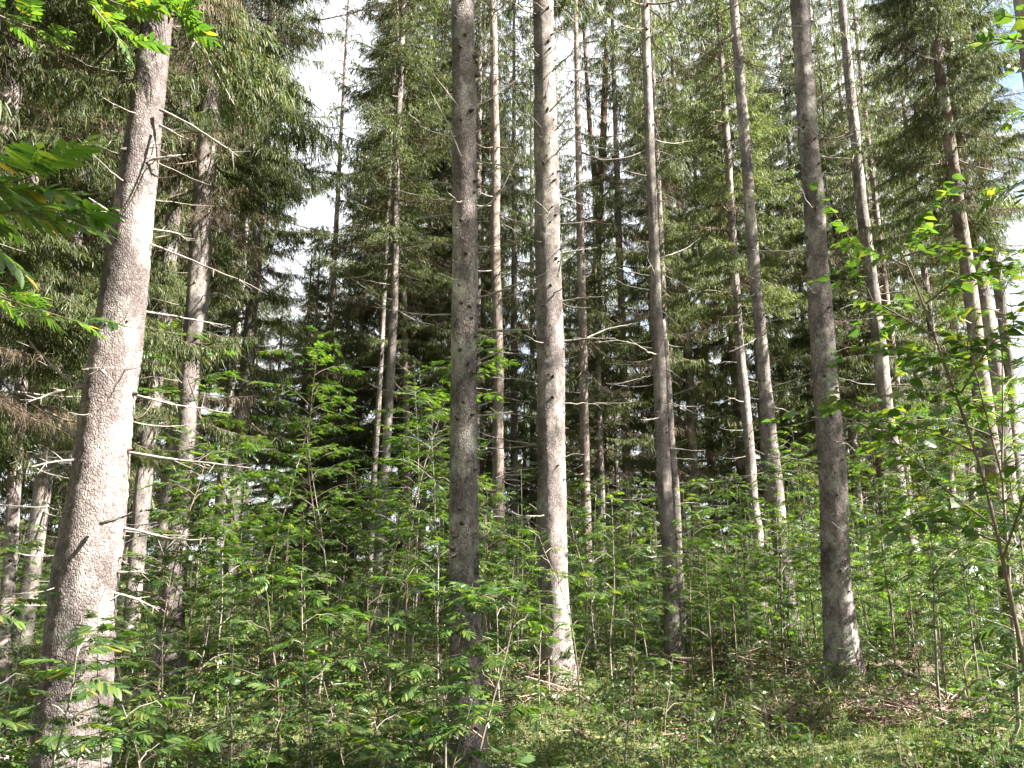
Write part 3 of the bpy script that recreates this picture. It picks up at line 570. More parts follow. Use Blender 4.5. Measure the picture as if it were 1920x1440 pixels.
for a in [
    # left side: dark hanging foliage
    (-120, 8.0, 19, 3.4, 'fineB', 1.1), (60, 12.5, 22, 4.0, 'fineA', 1.1), (175, 16.5, 24, 3.6, 'midA', 1.1), (-60, 15, 23, 2.5, 'midC', 1.1), (235, 21, 25, 3.0, 'midB', 1.1),
    (110, 24, 25, 2.0, 'farB', 1.1), (345, 26, 24, 3.0, 'midA', 1.0), (20, 30, 25, 2.0, 'farA', 1.2), (-150, 22, 22, 2.0, 'farB', 1.2), (400, 31, 24, 2.5, 'farB', 1.1), (598, 26, 25, 4.0, 'thin', 1.25), (440, 24, 23, 5.0, 'midC', 0.85), (300, 17.5, 23, 5.0, 'midC', 0.9),
    (-340, 4.7, 13, 3.3, 'fineB', 0.75),
    # the tall green wall left of the pale trunks
    (715, 22, 27, 2.5, 'midA', 1.2), (660, 24, 16, 1.5, 'midB', 1.0), (630, 30, 17, 1.5, 'farB', 1.1), (700, 28, 25, 3.0, 'midB', 1.1), (790, 25, 26, 4.5, 'midC', 1.05), (835, 29, 27, 4.0, 'farA', 1.1), (550, 27, 12.5, 0.5, 'midB', 0.9), (590, 33, 15, 0.5, 'midA', 1.0), (565, 22, 10.5, 0.5, 'midA', 0.75),
    (500, 33, 14, 0.6, 'midB', 1.0), (455, 38, 14, 1.0, 'farB', 1.1), (555, 43, 18, 1.0, 'farA', 1.2), (640, 40, 17, 1.5, 'farB', 1.2),
    # middle
    (890, 21, 25, 7.0, 'midB', 0.9), (900, 27, 26, 5.0, 'midA', 1.0), (965, 25, 26, 5.5, 'midC', 0.95), (1000, 31, 27, 4.0, 'farB', 1.1), (1055, 29, 22, 4.5, 'midC', 1.0), (1075, 36, 19, 2.0, 'farA', 1.1), (1130, 20.5, 12, 4.5, 'midC', 0.8), (1100, 19.5, 24, 6.5, 'thin', 1.1), (1180, 22, 25, 4.4, 'midC', 1.05), (1150, 36, 19, 2.0, 'farB', 1.2),
    (870, 38, 28, 2.0, 'farA', 1.2), (745, 40, 28, 2.0, 'farB', 1.2), (1020, 43, 20, 1.0, 'farA', 1.2), (930, 46, 26, 1.0, 'farB', 1.3),
    # right
    (1240, 27, 27, 5.5, 'midA', 0.96), (1265, 20, 24, 7.0, 'midC', 0.78), (1310, 21.5, 25, 3.9, 'midC', 0.96), (1345, 30, 28, 5.0, 'midC', 1.04), (1400, 24, 26, 3.4, 'midA', 0.96), (1450, 21, 24, 6.5, 'midC', 0.87), (1490, 26, 26, 5.2, 'midB', 0.96), (1545, 29, 28, 3.5, 'midB', 1.04),
    (1580, 22, 24, 5.0, 'midA', 0.87), (1625, 31, 28, 3.0, 'farA', 1.04), (1665, 25, 25, 3.0, 'midB', 0.96), (1715, 22, 23, 5.0, 'midC', 0.87), (1760, 28, 25, 2.5, 'farB', 1.0), (1800, 23, 22, 4.5, 'midA', 0.83), (1850, 30, 16, 2.5, 'midC', 0.78),
    (1270, 37, 30, 2.0, 'farA', 1.13), (1380, 40, 30, 1.5, 'farB', 1.13), (1490, 37, 30, 1.5, 'farA', 1.13), (1590, 40, 30, 1.0, 'farB', 1.13), (1700, 38, 28, 1.0, 'farA', 1.13), (1800, 41, 22, 1.0, 'farB', 1.04), (1900, 38, 12, 1.0, 'farA', 1.1),
    (1120, 44, 18, 1.0, 'farA', 1.04), (300, 40, 26, 1.0, 'farA', 1.04), (180, 36, 28, 1.0, 'farB', 1.04), (70, 42, 26, 1.0, 'farA', 1.04),
    (860, 34, 11, 0.4, 'farA', 1.1), (915, 30, 8, 0.3, 'farB', 1.0), (985, 35, 10, 0.3, 'farA', 1.2), (1040, 30, 7, 0.3, 'farB', 0.9), (1095, 32, 10, 0.3, 'farA', 1.2), (1160, 30, 9, 0.3, 'farB', 1.1), (1215, 33, 11, 0.3, 'farA', 1.2), (1285, 31, 9, 0.3, 'farB', 1.1), (1340, 34, 11, 0.3, 'farA', 1.2), (1410, 31, 9, 0.3, 'farB', 1.1), (1470, 33, 10, 0.3, 'farA', 1.2), (1540, 34, 10, 0.3, 'farB', 1.2), (1640, 34, 9, 0.3, 'farA', 1.2), (1740, 33, 8, 0.3, 'farB', 1.1),
    # the near tree whose pale hanging bough shows top right
    (1885, 12.3, 19, 7.6, 'fineA', 0.75),
]: spruce(*a)

# unseen trees added right of the view, set sunward of each target to shade it
SHX, SHY, SHT = math.sin(SUN_AZ), math.cos(SUN_AZ), math.tan(SUN_EL)
SHADE = [(-0.37, 5.8, 9.5, 17, -1.2, 'midA', 0.5), (-2.6, 9.3, 15, 20, 0.5, 'thin', 0.9), (-1.0, 1.7, 8.0, 14, 1.3, 'midA', 0.45), (-2.0, 4.3, 10.0, 13, -1.5, 'thin', 0.7), (3.4, 12.5, 13, 18, 1.5, 'thin', 0.9), (-6.5, 13, 21, 21, 0.5, 'thin', 1.0), (2.0, 17, 17, 20, 0.5, 'thin', 0.9), (4.1, 9.5, 8.0, 17, 2.3, 'midA', 0.4), (2.45, 11.8, 10.0, 17, 0.8, 'midC', 0.4), (-1.25, 6.6, 11.0, 15, -1.5, 'midC', 0.55)]
for (tx, ty, ds, H, zlow, kd, rf_) in SHADE:          # target on the floor, distance towards the sun, tree height, lowest shaded height
    spruce(0, ty + ds * SHY, H, max(2.0, ds * SHT + zlow), kd, rf_, 1.0, 0, x=tx + ds * SHX)
N_VIEW = len(GEN) - len(SHADE)
for x, y, H in [(-3, -4.5, 18), (-7, -3, 20), (-11, -5, 20), (-5, -8, 19), (0, -8, 20), (-9, -10, 21), (-2, -12, 20), (-14, -9, 20), (3, -13, 21), (-16, -2, 20), (-13, 2.5, 20), (-6.5, -14, 20), (-17, 6, 20), (2.5, -6.5, 19)]:  # unseen trees added behind and left of the viewer to cut ambient sky light
    spruce(0, y, H, 3.0, 'farB', 1.1, 1.0, 0, x=x)

# ------------------------------------------------------------------ leaves
def leaflet(rows, fold=0.12, droop=0.12, serr=0):
    """a leaf blade of unit length along +X: rows of (s, half width)"""
    v, q = [], []
    for s, w in rows:
        z = -droop * s * s
        v += [(s, w, z + fold * w), (s, 0, z), (s, -w, z + fold * w)]
    for i in range(len(rows) - 1):
        a = 3 * i; q += [(a, a + 1, a + 4, a + 3), (a + 1, a + 2, a + 5, a + 4)]
    return np.array(v, float), np.array(q)

def compound(pairs=6, rows=((0, 0.03), (0.35, 0.17), (0.75, 0.13), (1, 0.0)), seed=0, droop=0.25, llen=0.36):
    """a rowan leaf of unit length: rachis along +X with paired leaflets"""
    rng = np.random.default_rng(seed); lv, lq = leaflet(rows); V, Q, n = [], [], 0
    rz = lambda s: -droop * s * s
    for i in range(pairs + 1):
        s = 0.22 + 0.70 * i / pairs
        for sg in ((1, -1) if i < pairs else (0,)):
            ln = llen * (0.8 + 0.35 * math.sin(math.pi * (i + 0.6) / (pairs + 1))) * rng.uniform(0.9, 1.1)
            th = sg * rng.uniform(0.95, 1.2) * (1 - 0.25 * i / pairs); tilt = rng.normal(-0.10, 0.10)
            X = np.array([math.cos(th), math.sin(th), tilt - droop * s]); X /= np.linalg.norm(X)
            Z = np.array([rng.normal(0, 0.12), rng.normal(0, 0.12), 1.0]); Y = np.cross(Z, X); Y /= np.linalg.norm(Y); Z = np.cross(X, Y)
            V.append(np.array([s, 0, rz(s)]) + ln * (lv[:, :1] * X + lv[:, 1:2] * Y + lv[:, 2:] * Z)); Q.append(lq + n); n += len(lv)
    ss = np.linspace(0, 0.95, 4)
    rv = np.array([(s, k * 0.006, rz(s)) for s in ss for k in (1, -1)]); V.append(rv)
    Q.append(np.array([(2 * i, 2 * i + 1, 2 * i + 3, 2 * i + 2) for i in range(3)]) + n)
    return np.concatenate(V), np.concatenate(Q)
HEXR = ((0, 0.03), (0.45, 0.155), (1, 0.0))
COMP = [compound(6, HEXR, i, dr, 0.34) for i, dr in enumerate((0.1, 0.25, 0.4, 0.2))]
COMP_FAR = [compound(4, HEXR, 40 + i, dr, 0.46) for i, dr in enumerate((0.1, 0.25, 0.4))]
COMP_FINE = [compound(7, tuple((s, (0.135 * math.sin(math.pi * min(1, s * 0.93 + 0.06)) ** 0.8) * (1 + (0.16 if k % 2 else -0.06))) for k, s in enumerate(np.linspace(0, 1, 13)[:-1])) + ((1, 0.0),), 20 + i, dr, 0.33) for i, dr in enumerate((0.12, 0.25, 0.35))]
OVATE = leaflet(((0, 0.02), (0.12, 0.26), (0.35, 0.37), (0.62, 0.27), (0.85, 0.09), (1, 0.0)), 0.15, 0.25)

def leaves_on(mb, pos, dirs, scale, rng, kinds, mat=0, roll=0.3):
    pos, dirs = np.asarray(pos), np.asarray(dirs)
    X, Y, Z = frames(dirs, rng, roll); pick = rng.integers(0, len(kinds), len(pos)); sc = np.broadcast_to(scale, (len(pos),)) * rng.uniform(0.75, 1.2, len(pos))
    for k, (tv, tq) in enumerate(kinds):
        s = pick == k
        if s.any(): scatter(mb, tv, tq, pos[s], X[s], Y[s], Z[s], sc[s], mat)

def rowan_meshes(seed, h, bushy=1.0, leaf=0.17, fine=False, bare=0.3):
    rng = np.random.default_rng(seed); st = MB(); fo = MB(); n = 14; s = np.linspace(0, 1, n)
    lean = rng.normal(0, 0.10, 2) * h
    p = np.stack([lean[0] * s ** 1.5 + smooth1(np.cumsum(rng.normal(0, 0.012 * h, n)), 2), lean[1] * s ** 1.5 + smooth1(np.cumsum(rng.normal(0, 0.012 * h, n)), 2), h * s], -1); p[0] = (0, 0, -0.03)
    tube(st, p, np.linspace(0.0045 + 0.0035 * h, 0.002, n), 6)
    pos, dirs = [], []
    nb = int(h * 5.0 * bushy) + 2
    for b in range(nb):
        a = bare + (0.97 - bare) * (b + rng.random()) / nb; q0 = np.array([np.interp(a, s, p[:, k]) for k in range(3)])
        az = b * 2.4 + rng.normal(0, 0.5); L = h * 0.30 * (1.12 - a) ** 0.7 * rng.uniform(0.5, 1.25) + 0.08
        o = np.array([math.cos(az), math.sin(az), 0]); t = np.linspace(0, 1, 7)[:, None]
        br = q0 + o * L * t * 0.85 + np.array([0, 0, 1]) * L * (0.75 * t - 0.5 * t ** 2) + rng.normal(0, 0.012, (7, 3)) * t
        tube(st, br, np.linspace(0.0045, 0.0015, 7), 4)
        nl = max(3, int(L / 0.055))
        for k in range(nl):
            u = 0.25 + 0.75 * (k + 0.5) / nl; c = np.array([np.interp(u, t[:, 0], br[:, j]) for j in range(3)]); tw = (1 if k % 2 else -1) * rng.uniform(0.5, 1.3)
            if k == nl - 1: tw = rng.normal(0, 0.2)
            d = np.array([math.cos(az + tw), math.sin(az + tw), rng.normal(0.08, 0.22)]); pos.append(c); dirs.append(d)
    for k in range(5):
        az = k * 2.4 + rng.random(); pos.append(p[-1] - np.array([0, 0, 0.03 * k])); dirs.append([math.cos(az), math.sin(az), 0.5])
    leaves_on(fo, pos, dirs, leaf, rng, COMP_FINE if fine else COMP)
    return st.mesh("stem_mesh", [M_PALE if seed % 3 else M_WOOD]), fo.mesh("foliage_mesh", [M_ROWAN])

HEIGHTS = [0.7, 0.9, 1.1, 1.3, 1.6, 1.9, 2.2, 2.6, 3.0, 3.4, 3.9, 4.4]
ROWAN = {}
for i, h in enumerate(HEIGHTS):
    for j in range(2): ROWAN[(i, j)] = rowan_meshes(40 + i * 2 + j, h, 1.25, 0.115 + 0.005 * i, False, 0.22 if h < 1.5 else 0.34)
ROWFINE = [rowan_meshes(90, 1.25, 0.9, 0.17, True, 0.25), rowan_meshes(91, 1.6, 0.8, 0.18, True, 0.3), rowan_meshes(92, 0.95, 1.0, 0.16, True, 0.2), rowan_meshes(93, 2.0, 0.8, 0.18, True, 0.35)]

SAPL = []
def rowan(x, y, h, fine=None, rz=None):
    b = np.array([x, y, float(ground_z(x, y))])
    if fine is not None: st, fo = ROWFINE[fine]; hh = [1.25, 1.6, 0.95, 2.0][fine]
    else:
        i = int(np.argmin([abs(h - q) for q in HEIGHTS])); st, fo = ROWAN[(i, R3.randint(0, 1))]; hh = HEIGHTS[i]
    r = thing("rowan_sapling", b, None, "sapling", None, R3.uniform(0, 6.28) if rz is None else rz); k = h / hh; r.scale = (k, k, k)
    link("stem", st, r); link("foliage", fo, r); SAPL.append((r, b, h)); return r

def rowan_px(px, ytop, d, fine=None, h=None):
    """a sapling d metres ahead whose top shows at photo row ytop"""
    p = at(px, ytop, d); rowan(p[0], d, max(0.5, p[2] - float(ground_z(p[0], d))) if h is None else h, fine)

# hero saplings read off the photograph: (px, top row, depth, fine mesh)
for a in [(60, 1010, 4.4, 1), (20, 1140, 3.8, 0), (110, 1190, 4.0, 2), (250, 1150, 4.6, 1), (330, 1180, 4.4, 0), (330, 1305, 4.0, 2), (420, 1290, 5.0, 2), (470, 1100, 6.0, 1),
          (560, 990, 5.6, 3), (625, 1070, 5.2, 1), (700, 1070, 5.4, 3), (760, 1150, 5.0, 0), (845, 1085, 5.1, 1), (815, 1290, 4.6, 2), (560, 1260, 5.4, 2), (680, 1230, 4.8, 0), (740, 1330, 4.3, 2),
          (180, 1330, 4.3, 2), (480, 1350, 4.6, 2), (1160, 1120, 6.4, None), (1010, 1130, 7.5, None), (950, 1080, 7.6, None), (1240, 1230, 7.6, None), (1400, 1200, 8.6, None), (1525, 1000, 10.3, None), (1640, 1290, 7.2, None), (1440, 1300, 6.8, None),
          (560, 640, 9.0, None), (700, 620, 11.0, None), (780, 690, 9.5, None), (835, 760, 8.4, None), (600, 820, 8.5, None), 
          (870, 880, 10.5, None), (950, 930, 12.0, None), (1110, 880, 11.5, None), (1180, 900, 12.5, None), (1300, 890, 13.5, None), (1225, 930, 13.0, None), (1150, 960, 10.4, None), (1340, 960, 12.5, None),
          (1500, 800, 13.0, None), (1640, 760, 12.0, None), (1560, 870, 13.0, None), (1700, 830, 9.5, None), (1760, 700, 10.0, None), (1850, 620, 9.0, None), (1900, 740, 7.5, None), (1810, 900, 7.0, None), (1740, 980, 8.0, None), (1880, 1000, 5.8, None), (1690, 900, 11.0, None),
          (1610, 930, 12.0, None), (1790, 1120, 6.4, None), (1900, 1180, 5.0, 1), (1850, 1290, 5.2, 2), (1765, 560, 6.2, None), (800, 1095, 4.9, 3), (640, 680, 10.0, None), (485, 700, 11.0, None), (750, 740, 8.8, None), (400, 820, 8.6, None), (868, 1110, 4.6, 0), (1700, 760, 7.6, None), (1090, 900, 9.6, None), (1140, 930, 9.2, None), (1200, 905, 10.8, None), (1290, 930, 10.6, None), (1350, 900, 11.2, None), (1400, 890, 12, None), (1520, 880, 11.4, None), (970, 880, 9.8, None), (920, 900, 8.6, None), (1080, 1000, 8.2, None), (1320, 1010, 9.4, None), (1450, 960, 11.0, None), (1630, 850, 10.4, None)]: rowan_px(*a)
for x, y, h in [(2.7, 2.5, 4.0), (3.3, 1.7, 4.4), (3.3, 3.2, 3.7), (4.0, 2.6, 4.4)]: rowan(x, y, h)  # rowans added out of view on the right to shade the lower left

# the layer of saplings through the wood
rng = np.random.default_rng(5); cnt = 0
TRX = np.array([t['base'][:2] for t in TREES.values()])
while cnt < 175:
    d = 8.0 + 30 * rng.random() ** 1.25; px = rng.uniform(-80, 2000); x = at(px, 1050, d)[0]
    if np.min(np.hypot(TRX[:, 0] - x, TRX[:, 1] - d)) < 0.5: continue
    if 940 < px < 1750 and d < 10.5: continue
    h = rng.choice([1.1, 1.6, 2.2, 2.6, 3.0, 3.4], p=[.2, .27, .28, .15, .07, .03])
    if px < 860: h *= 0.9
    rowan(x, d, h); cnt += 1

# labels for saplings and generic spruces: which trunk they stand by, and their rank there
LM = {'T1': 'the thick leaning trunk', 'D': 'the white birch', 'G': 'the slender pale trunk', 'K': 'the dark middle trunk', 'M': 'the broad bright trunk', 'O': 'the brown mid-wood trunk', 'Q': 'the leaning grey trunk',
      'R': 'the stout brown trunk', 'S': 'the shadow-striped trunk', 'U': 'the dark right-hand pair'}
ORD = ['', 'second ', 'third ', 'fourth ', 'fifth ', 'sixth ', 'seventh ', 'eighth ', 'ninth ', 'tenth ', 'eleventh ', 'twelfth ', 'thirteenth ', 'fourteenth ', 'fifteenth ', 'sixteenth ', 'seventeenth ', 'eighteenth ', 'nineteenth ', 'twentieth ']
def relabel(items, noun, group):
    cells = {}
    for it in items:
        root, b, h = it[0], it[1], it[2]; px = pix(np.array([b[0], b[1], b[2] + 1.0]))[0] if b[1] > 1 else 3000
        best = min(LM, key=lambda k: abs(pix(TREES[k]['base'] + np.array([0, 0, 1.0]))[0] - px)); t = TREES[best]
        tx = pix(t['base'] + np.array([0, 0, 1.0]))[0]; dd = b[1] - t['d']
        rel = ('in front of' if dd < -0.5 else 'beside' if dd < 1.0 else 'behind' if dd < 9 else 'far behind')
        sd = 'left' if px < tx else 'right'
        if px > 2050 or px < -150: rel, sd, best = ('outside the view past', sd, best)
        cells.setdefault((best, rel, sd), []).append((h, root))
    for (k, rel, sd), L in cells.items():
        L.sort(key=lambda a: -a[0])
        for i, (h, r) in enumerate(L):
            r["label"] = f"{ORD[min(i, 19)]}tallest {noun} {rel} {LM[k]}, on its {sd}"; r["group"] = group
relabel(SAPL, "rowan sapling", "rowan saplings under the spruces")
relabel(GEN[:N_VIEW], "green spruce", "green spruces filling the wood")
for it in GEN[N_VIEW:]: tag(it[0], "unseen spruce added around the viewer to shade the wood", None, "unseen spruces added for shade")

# ------------------------------------------------------------------ leafy saplings and boughs close to the camera
def leafy(name, label, cat, stem_pts, boughs, leaf_kind, leaf_size, mat, seed, r=0.009, per=0.05, wood=M_WOOD, roll=0.35, sub=0.0):
    """stem and boughs laid through photo pixels (px, py, depth); leaves set along the boughs"""
    rng = np.random.default_rng(seed); P = np.array([at(*p) for p in stem_pts]); base = P[0].copy(); base[2] = float(ground_z(base[0], base[1]))
    P = np.vstack([[base[0], base[1], base[2] - 0.03], P]) if P[0][2] > base[2] + 0.05 else P
    root = thing(name, base, label, cat); st = MB(); s = np.linspace(0, 1, len(P)); t = np.linspace(0, 1, 26)
    Q = np.stack([smooth1(np.interp(t, s, P[:, k]), 1) for k in range(3)], -1); Q[0] = P[0]; tube(st, Q, np.linspace(r, r * 0.3, 26), 8)
    link("stem", st.mesh("stem_mesh", [wood], base), root); fo = MB(); pos, dirs = [], []
    for bi, b in enumerate(boughs):
        B = np.array([at(*p) for p in b]); sb = np.linspace(0, 1, len(B)); L = np.sum(np.linalg.norm(np.diff(B, axis=0), axis=1)); tb = np.linspace(0, 1, 14)
        C = np.stack([smooth1(np.interp(tb, sb, B[:, k]), 1) for k in range(3)], -1); C[0], C[-1] = B[0], B[-1]
        bm = MB(); tube(bm, C, np.linspace(r * 0.5, 0.0015, 14), 5); twigs = [(C, 0.2)]
        if sub:
            for k in range(int(L * sub)):
                i = rng.integers(2, 13); d = unit(unit(C[-1] - C[0]) * rng.uniform(0.3, 1) + rng.normal(0, 0.6, 3) * np.array([1, 1, 0.5])); l = rng.uniform(0.12, 0.4)
                tt = np.linspace(0, 1, 5)[:, None]; c2 = C[i] + d * l * tt + np.array([0, 0, -0.1]) * l * tt ** 2; tube(bm, c2, np.linspace(0.002, 0.001, 5), 4); twigs.append((c2, 0.1))
        link("bough", bm.mesh("bough_mesh", [wood], base), root)
        for c, u0 in twigs:
            l = np.linalg.norm(c[-1] - c[0]); n = max(2, int(l / per)); ax = unit(c[-1] - c[0]); az = math.atan2(ax[1], ax[0])
            for k in range(n):
                u = u0 + (1 - u0) * (k + 0.5 + 0.3 * rng.normal()) / n; q = np.array([np.interp(min(1, max(0, u)), np.linspace(0, 1, len(c)), c[:, j]) for j in range(3)])
                tw = (1 if k % 2 else -1) * rng.uniform(0.4, 1.2) if k < n - 1 else 0
                pos.append(q); dirs.append([math.cos(az + tw), math.sin(az + tw), rng.normal(-0.05, 0.3)])
    leaves_on(fo, pos, dirs, leaf_size, rng, leaf_kind, 0, roll)
    link("foliage", fo.mesh("foliage_mesh", [mat], base), root); return root

leafy("birch_sapling", "slanting dark-stemmed leafy sapling with roundish leaves, in front of the right-hand trunks", "sapling",
      [(1960, 1440, 3.2), (1912, 1200, 3.2), (1870, 1000, 3.25), (1835, 860, 3.3), (1770, 680, 3.35), (1720, 540, 3.4), (1690, 470, 3.45)],
      [[(1870, 1015, 3.2), (1790, 985, 3.1), (1730, 960, 3.0)], [(1862, 985, 3.25), (1760, 910, 3.3), (1650, 800, 3.4), (1555, 735, 3.5)], [(1835, 850, 3.3), (1760, 815, 3.4), (1680, 805, 3.5)], [(1800, 740, 3.3), (1860, 640, 3.2), (1920, 600, 3.1)],
       [(1770, 675, 3.3), (1700, 660, 3.4), (1640, 640, 3.6)], [(1735, 570, 3.4), (1800, 520, 3.3), (1900, 500, 3.2)], [(1700, 500, 3.4), (1640, 470, 3.6), (1570, 455, 3.7)], [(1695, 480, 3.4), (1760, 460, 3.3), (1850, 470, 3.2)], [(1690, 475, 3.45), (1700, 440, 3.5), (1715, 415, 3.5)],
       [(1880, 900, 3.2), (1830, 700, 3.3), (1800, 620, 3.4)], [(1880, 1050, 3.2), (1930, 900, 3.0), (1960, 800, 2.9)], [(1750, 630, 3.35), (1650, 570, 3.5), (1600, 560, 3.6)]],
      [OVATE], 0.062, M_BLEAF, 61, 0.011, 0.032, M_WOOD, 0.4, 15.0)
leafy("birch_sapling", "sunlit yellow-green leafy branch hanging in at the top right corner", "sapling",
      [(2150, 1440, 2.7), (2130, 800, 2.7), (2080, 300, 2.7), (2020, 60, 2.7), (1980, -60, 2.7)],
      [[(2050, 150, 2.7), (1960, 90, 2.6), (1890, 70, 2.5), (1800, 85, 2.5)], [(2030, 90, 2.7), (1950, 40, 2.6), (1880, 30, 2.6)], [(2060, 210, 2.7), (1980, 160, 2.6), (1880, 115, 2.6)], [(2075, 280, 2.7), (1990, 230, 2.6), (1900, 200, 2.7)], [(2090, 380, 2.7), (2000, 330, 2.6), (1930, 240, 2.7)]],
      [OVATE], 0.06, M_BLEAF, 62, 0.010, 0.045, M_WOOD, 0.5, 3.0)
leafy("rowan_tree", "big dark rowan leaves reaching in from the left border", "tree",
      [(-420, 1440, 1.9), (-400, 900, 1.9), (-350, 420, 1.9), (-300, 100, 1.9)],
      [[(-350, 460, 1.9), (-150, 400, 1.75), (0, 350, 1.65), (60, 330, 1.6)], [(-350, 520, 1.9), (-150, 440, 1.8), (20, 390, 1.7), (110, 420, 1.65)], [(-340, 380, 1.9), (-150, 340, 1.8), (-20, 310, 1.7)]],
      COMP_FINE, 0.19, M_ROWAN, 63, 0.014, 0.075, M_WOOD, 0.3)
leafy("rowan_tree", "sunlit rowan sprays hanging before the thick trunk at top left", "tree",
      [(-300, 1440, 2.8), (-250, 700, 2.8), (-150, 200, 2.8), (0, -120, 2.8), (160, -220, 2.8)],
      [[(0, -110, 2.8), (120, -60, 2.7), (200, 0, 2.6), (260, 20, 2.6)], [(60, -150, 2.8), (200, -70, 2.6), (300, 0, 2.5), (330, 30, 2.5)], [(-60, 0, 2.8), (20, 40, 2.7), (90, 60, 2.7)], [(-200, 520, 2.8), (-60, 540, 2.7), (40, 570, 2.6), (150, 605, 2.6)], [(-190, 480, 2.8), (-80, 510, 2.9), (20, 560, 2.9)], [(60, -150, 2.8), (180, 20, 2.8), (230, 80, 2.8)]],
      COMP_FINE, 0.17, M_ROWAN, 64, 0.014, 0.075, M_WOOD, 0.35)
leafy("rowan_sapling", "rowan with broad dark leaves low at the right border", "sapling",
      [(2040, 1400, 4.2), (1990, 1200, 4.2), (1960, 1000, 4.2)],
      [[(2000, 1250, 4.2), (1900, 1180, 4.1), (1820, 1150, 4.0)], [(1980, 1130, 4.2), (1900, 1060, 4.1), (1810, 1040, 4.1)], [(1990, 1290, 4.1), (1920, 1260, 4.0), (1870, 1240, 4.0)], [(1965, 1020, 4.2), (1880, 960, 4.2), (1820, 940, 4.2)]],
      COMP_FINE, 0.14, M_ROWAN, 65, 0.010, 0.07, M_WOOD, 0.3)

# ------------------------------------------------------------------ small spruces on the floor
def seedling_mesh(seed, h, dryness):
    rng = np.random.default_rng(seed); st, fo = MB(), MB(); tube(st, np.array([[0, 0, -0.03], [0.01, 0, h * 0.5], [0, 0.01, h]]), [0.012 * h + 0.003, 0.008 * h + 0.002, 0.002], 6)
    z = 0.12 * h
    while z < h:
        for b in range(5):
            az = rng.uniform(0, 6.28); L = 0.42 * h * (1.05 - z / h) ** 0.8 * rng.uniform(0.6, 1.1) + 0.03; o = np.array([math.cos(az), math.sin(az), 0]); t = np.linspace(0, 1, 5)[:, None]
            p = np.array([0, 0, z]) + o * L * t + np.array([0, 0, 1]) * L * (0.15 * t - 0.25 * t ** 2); tube(st, p, np.linspace(0.004, 0.0012, 5), 4)
            n = int(L / 0.012) + 4; u = rng.random(n)[:, None]; B = p[0] * (1 - u) + p[-1] * u + np.array([0, 0, 0.06]) * u * (1 - u); D = unit(o + rng.normal(0, 0.55, (n, 3))); l = rng.uniform(0.03, 0.10, (n, 1))
            ribbons(fo, B, B + D * l * .5, B + D * l + np.array([0, 0, -0.01]), unit(np.cross(D, rng.normal(0, 1, (n, 3)))), 0.004, 0.005, 0.0015, 1 if rng.random() < dryness else 0)
        z += 0.085 * h * rng.uniform(0.8, 1.2) + 0.02
    return st.mesh("stem_mesh", [M_WOOD]), fo.mesh("foliage_mesh", [M_NEEDLE, M_DRY])
SEED = [seedling_mesh(i, h, q) for i, (h, q) in enumerate([(0.5, 0.1), (0.8, 0.15), (1.1, 0.2), (0.9, 0.85)])]
SD = []
for px, py, h, k in [(1728, 1290, 0.9, 3), (1650, 1265, 0.6, 0), (1800, 1290, 0.7, 1), (1350, 1290, 0.6, 0), (1480, 1260, 0.5, 0), (1300, 1350, 0.5, 1), (1190, 1330, 0.6, 0), (460, 1240, 1.1, 2), (380, 1230, 1.0, 2), (520, 1290, 0.8, 1), (960, 1380, 0.4, 0), (1400, 1400, 0.4, 0),
                     (1560, 1390, 0.45, 0), (1120, 1280, 0.6, 1), (1310, 1210, 1.2, 2), (1380, 1190, 1.3, 2), (640, 1230, 0.9, 1), (1240, 1200, 1.4, 2)]:
    p = gpt(px, py); r = thing("spruce_seedling", p, None, "seedling", None, R3.uniform(0, 6.28)); hh = [0.5, 0.8, 1.1, 0.9][k]; r.scale = (h / hh,) * 3
    link("stem", SEED[k][0], r); link("foliage", SEED[k][1], r); SD.append((r, p, h))
relabel(SD, "little spruce", "spruce seedlings on the forest floor")
SD[0][0]["label"] = "half dead little spruce with bare pale twigs near the rotten stump"

#
# ------------------------------------------------------------------ floor: fallen branches, stump, twig heaps, undergrowth
def fallen(label, pts, r, seed, twigs=6, mat=None, lift=0.02):
    rng = np.random.default_rng(seed); G = np.array([gpt(*p) for p in pts]); G[:, 2] += lift; s = np.linspace(0, 1, len(G)); t = np.linspace(0, 1, 18)
    Q = np.stack([np.interp(t, s, G[:, k]) for k in range(3)], -1) + np.cumsum(rng.normal(0, 0.008, (18, 3)), 0); b = G[0].copy(); mb = MB()
    tube(mb, Q, np.linspace(r, r * 0.4, 18) * rng.uniform(0.85, 1.15, 18), 8)
    for _ in range(twigs):
        i = rng.integers(2, 16); d = unit(np.array([*rng.normal(0, 1, 2), abs(rng.normal(0.2, 0.4))])); l = rng.uniform(0.1, 0.35); k = np.linspace(0, 1, 4)[:, None]; tube(mb, Q[i] + d * l * k, np.linspace(r * 0.35, 0.0015, 4), 4)
    tag(link("fallen_branch", mb.mesh("fallen_branch_mesh", [mat or M_DEAD], b), None, b), label, "branch", "fallen branches on the floor")
fallen("dark bare branch lying below the broad bright trunk", [(1060, 1365), (1100, 1385), (1160, 1420)], 0.018, 1, 5, M_WOOD)
fallen("curved pale branch lying in the grass left of the stout brown trunk", [(1375, 1355), (1415, 1340), (1450, 1335), (1490, 1325)], 0.014, 2, 3)
fallen("long thin branch lying across the sunny grass", [(1300, 1352), (1340, 1375), (1400, 1395), (1450, 1425)], 0.012, 3, 6)
fallen("reddish fallen bough slanting down right of the stout brown trunk", [(1620, 1290), (1680, 1330), (1740, 1355), (1790, 1370)], 0.03, 4, 40, M_LITTER)
fallen("thin pale stick bent over at the bottom right", [(1830, 1385), (1860, 1405), (1870, 1430)], 0.01, 5, 2)
fallen("slanting stick leaning by the foot of the stout brown trunk", [(1625, 1220), (1645, 1260), (1690, 1325)], 0.012, 6, 2)

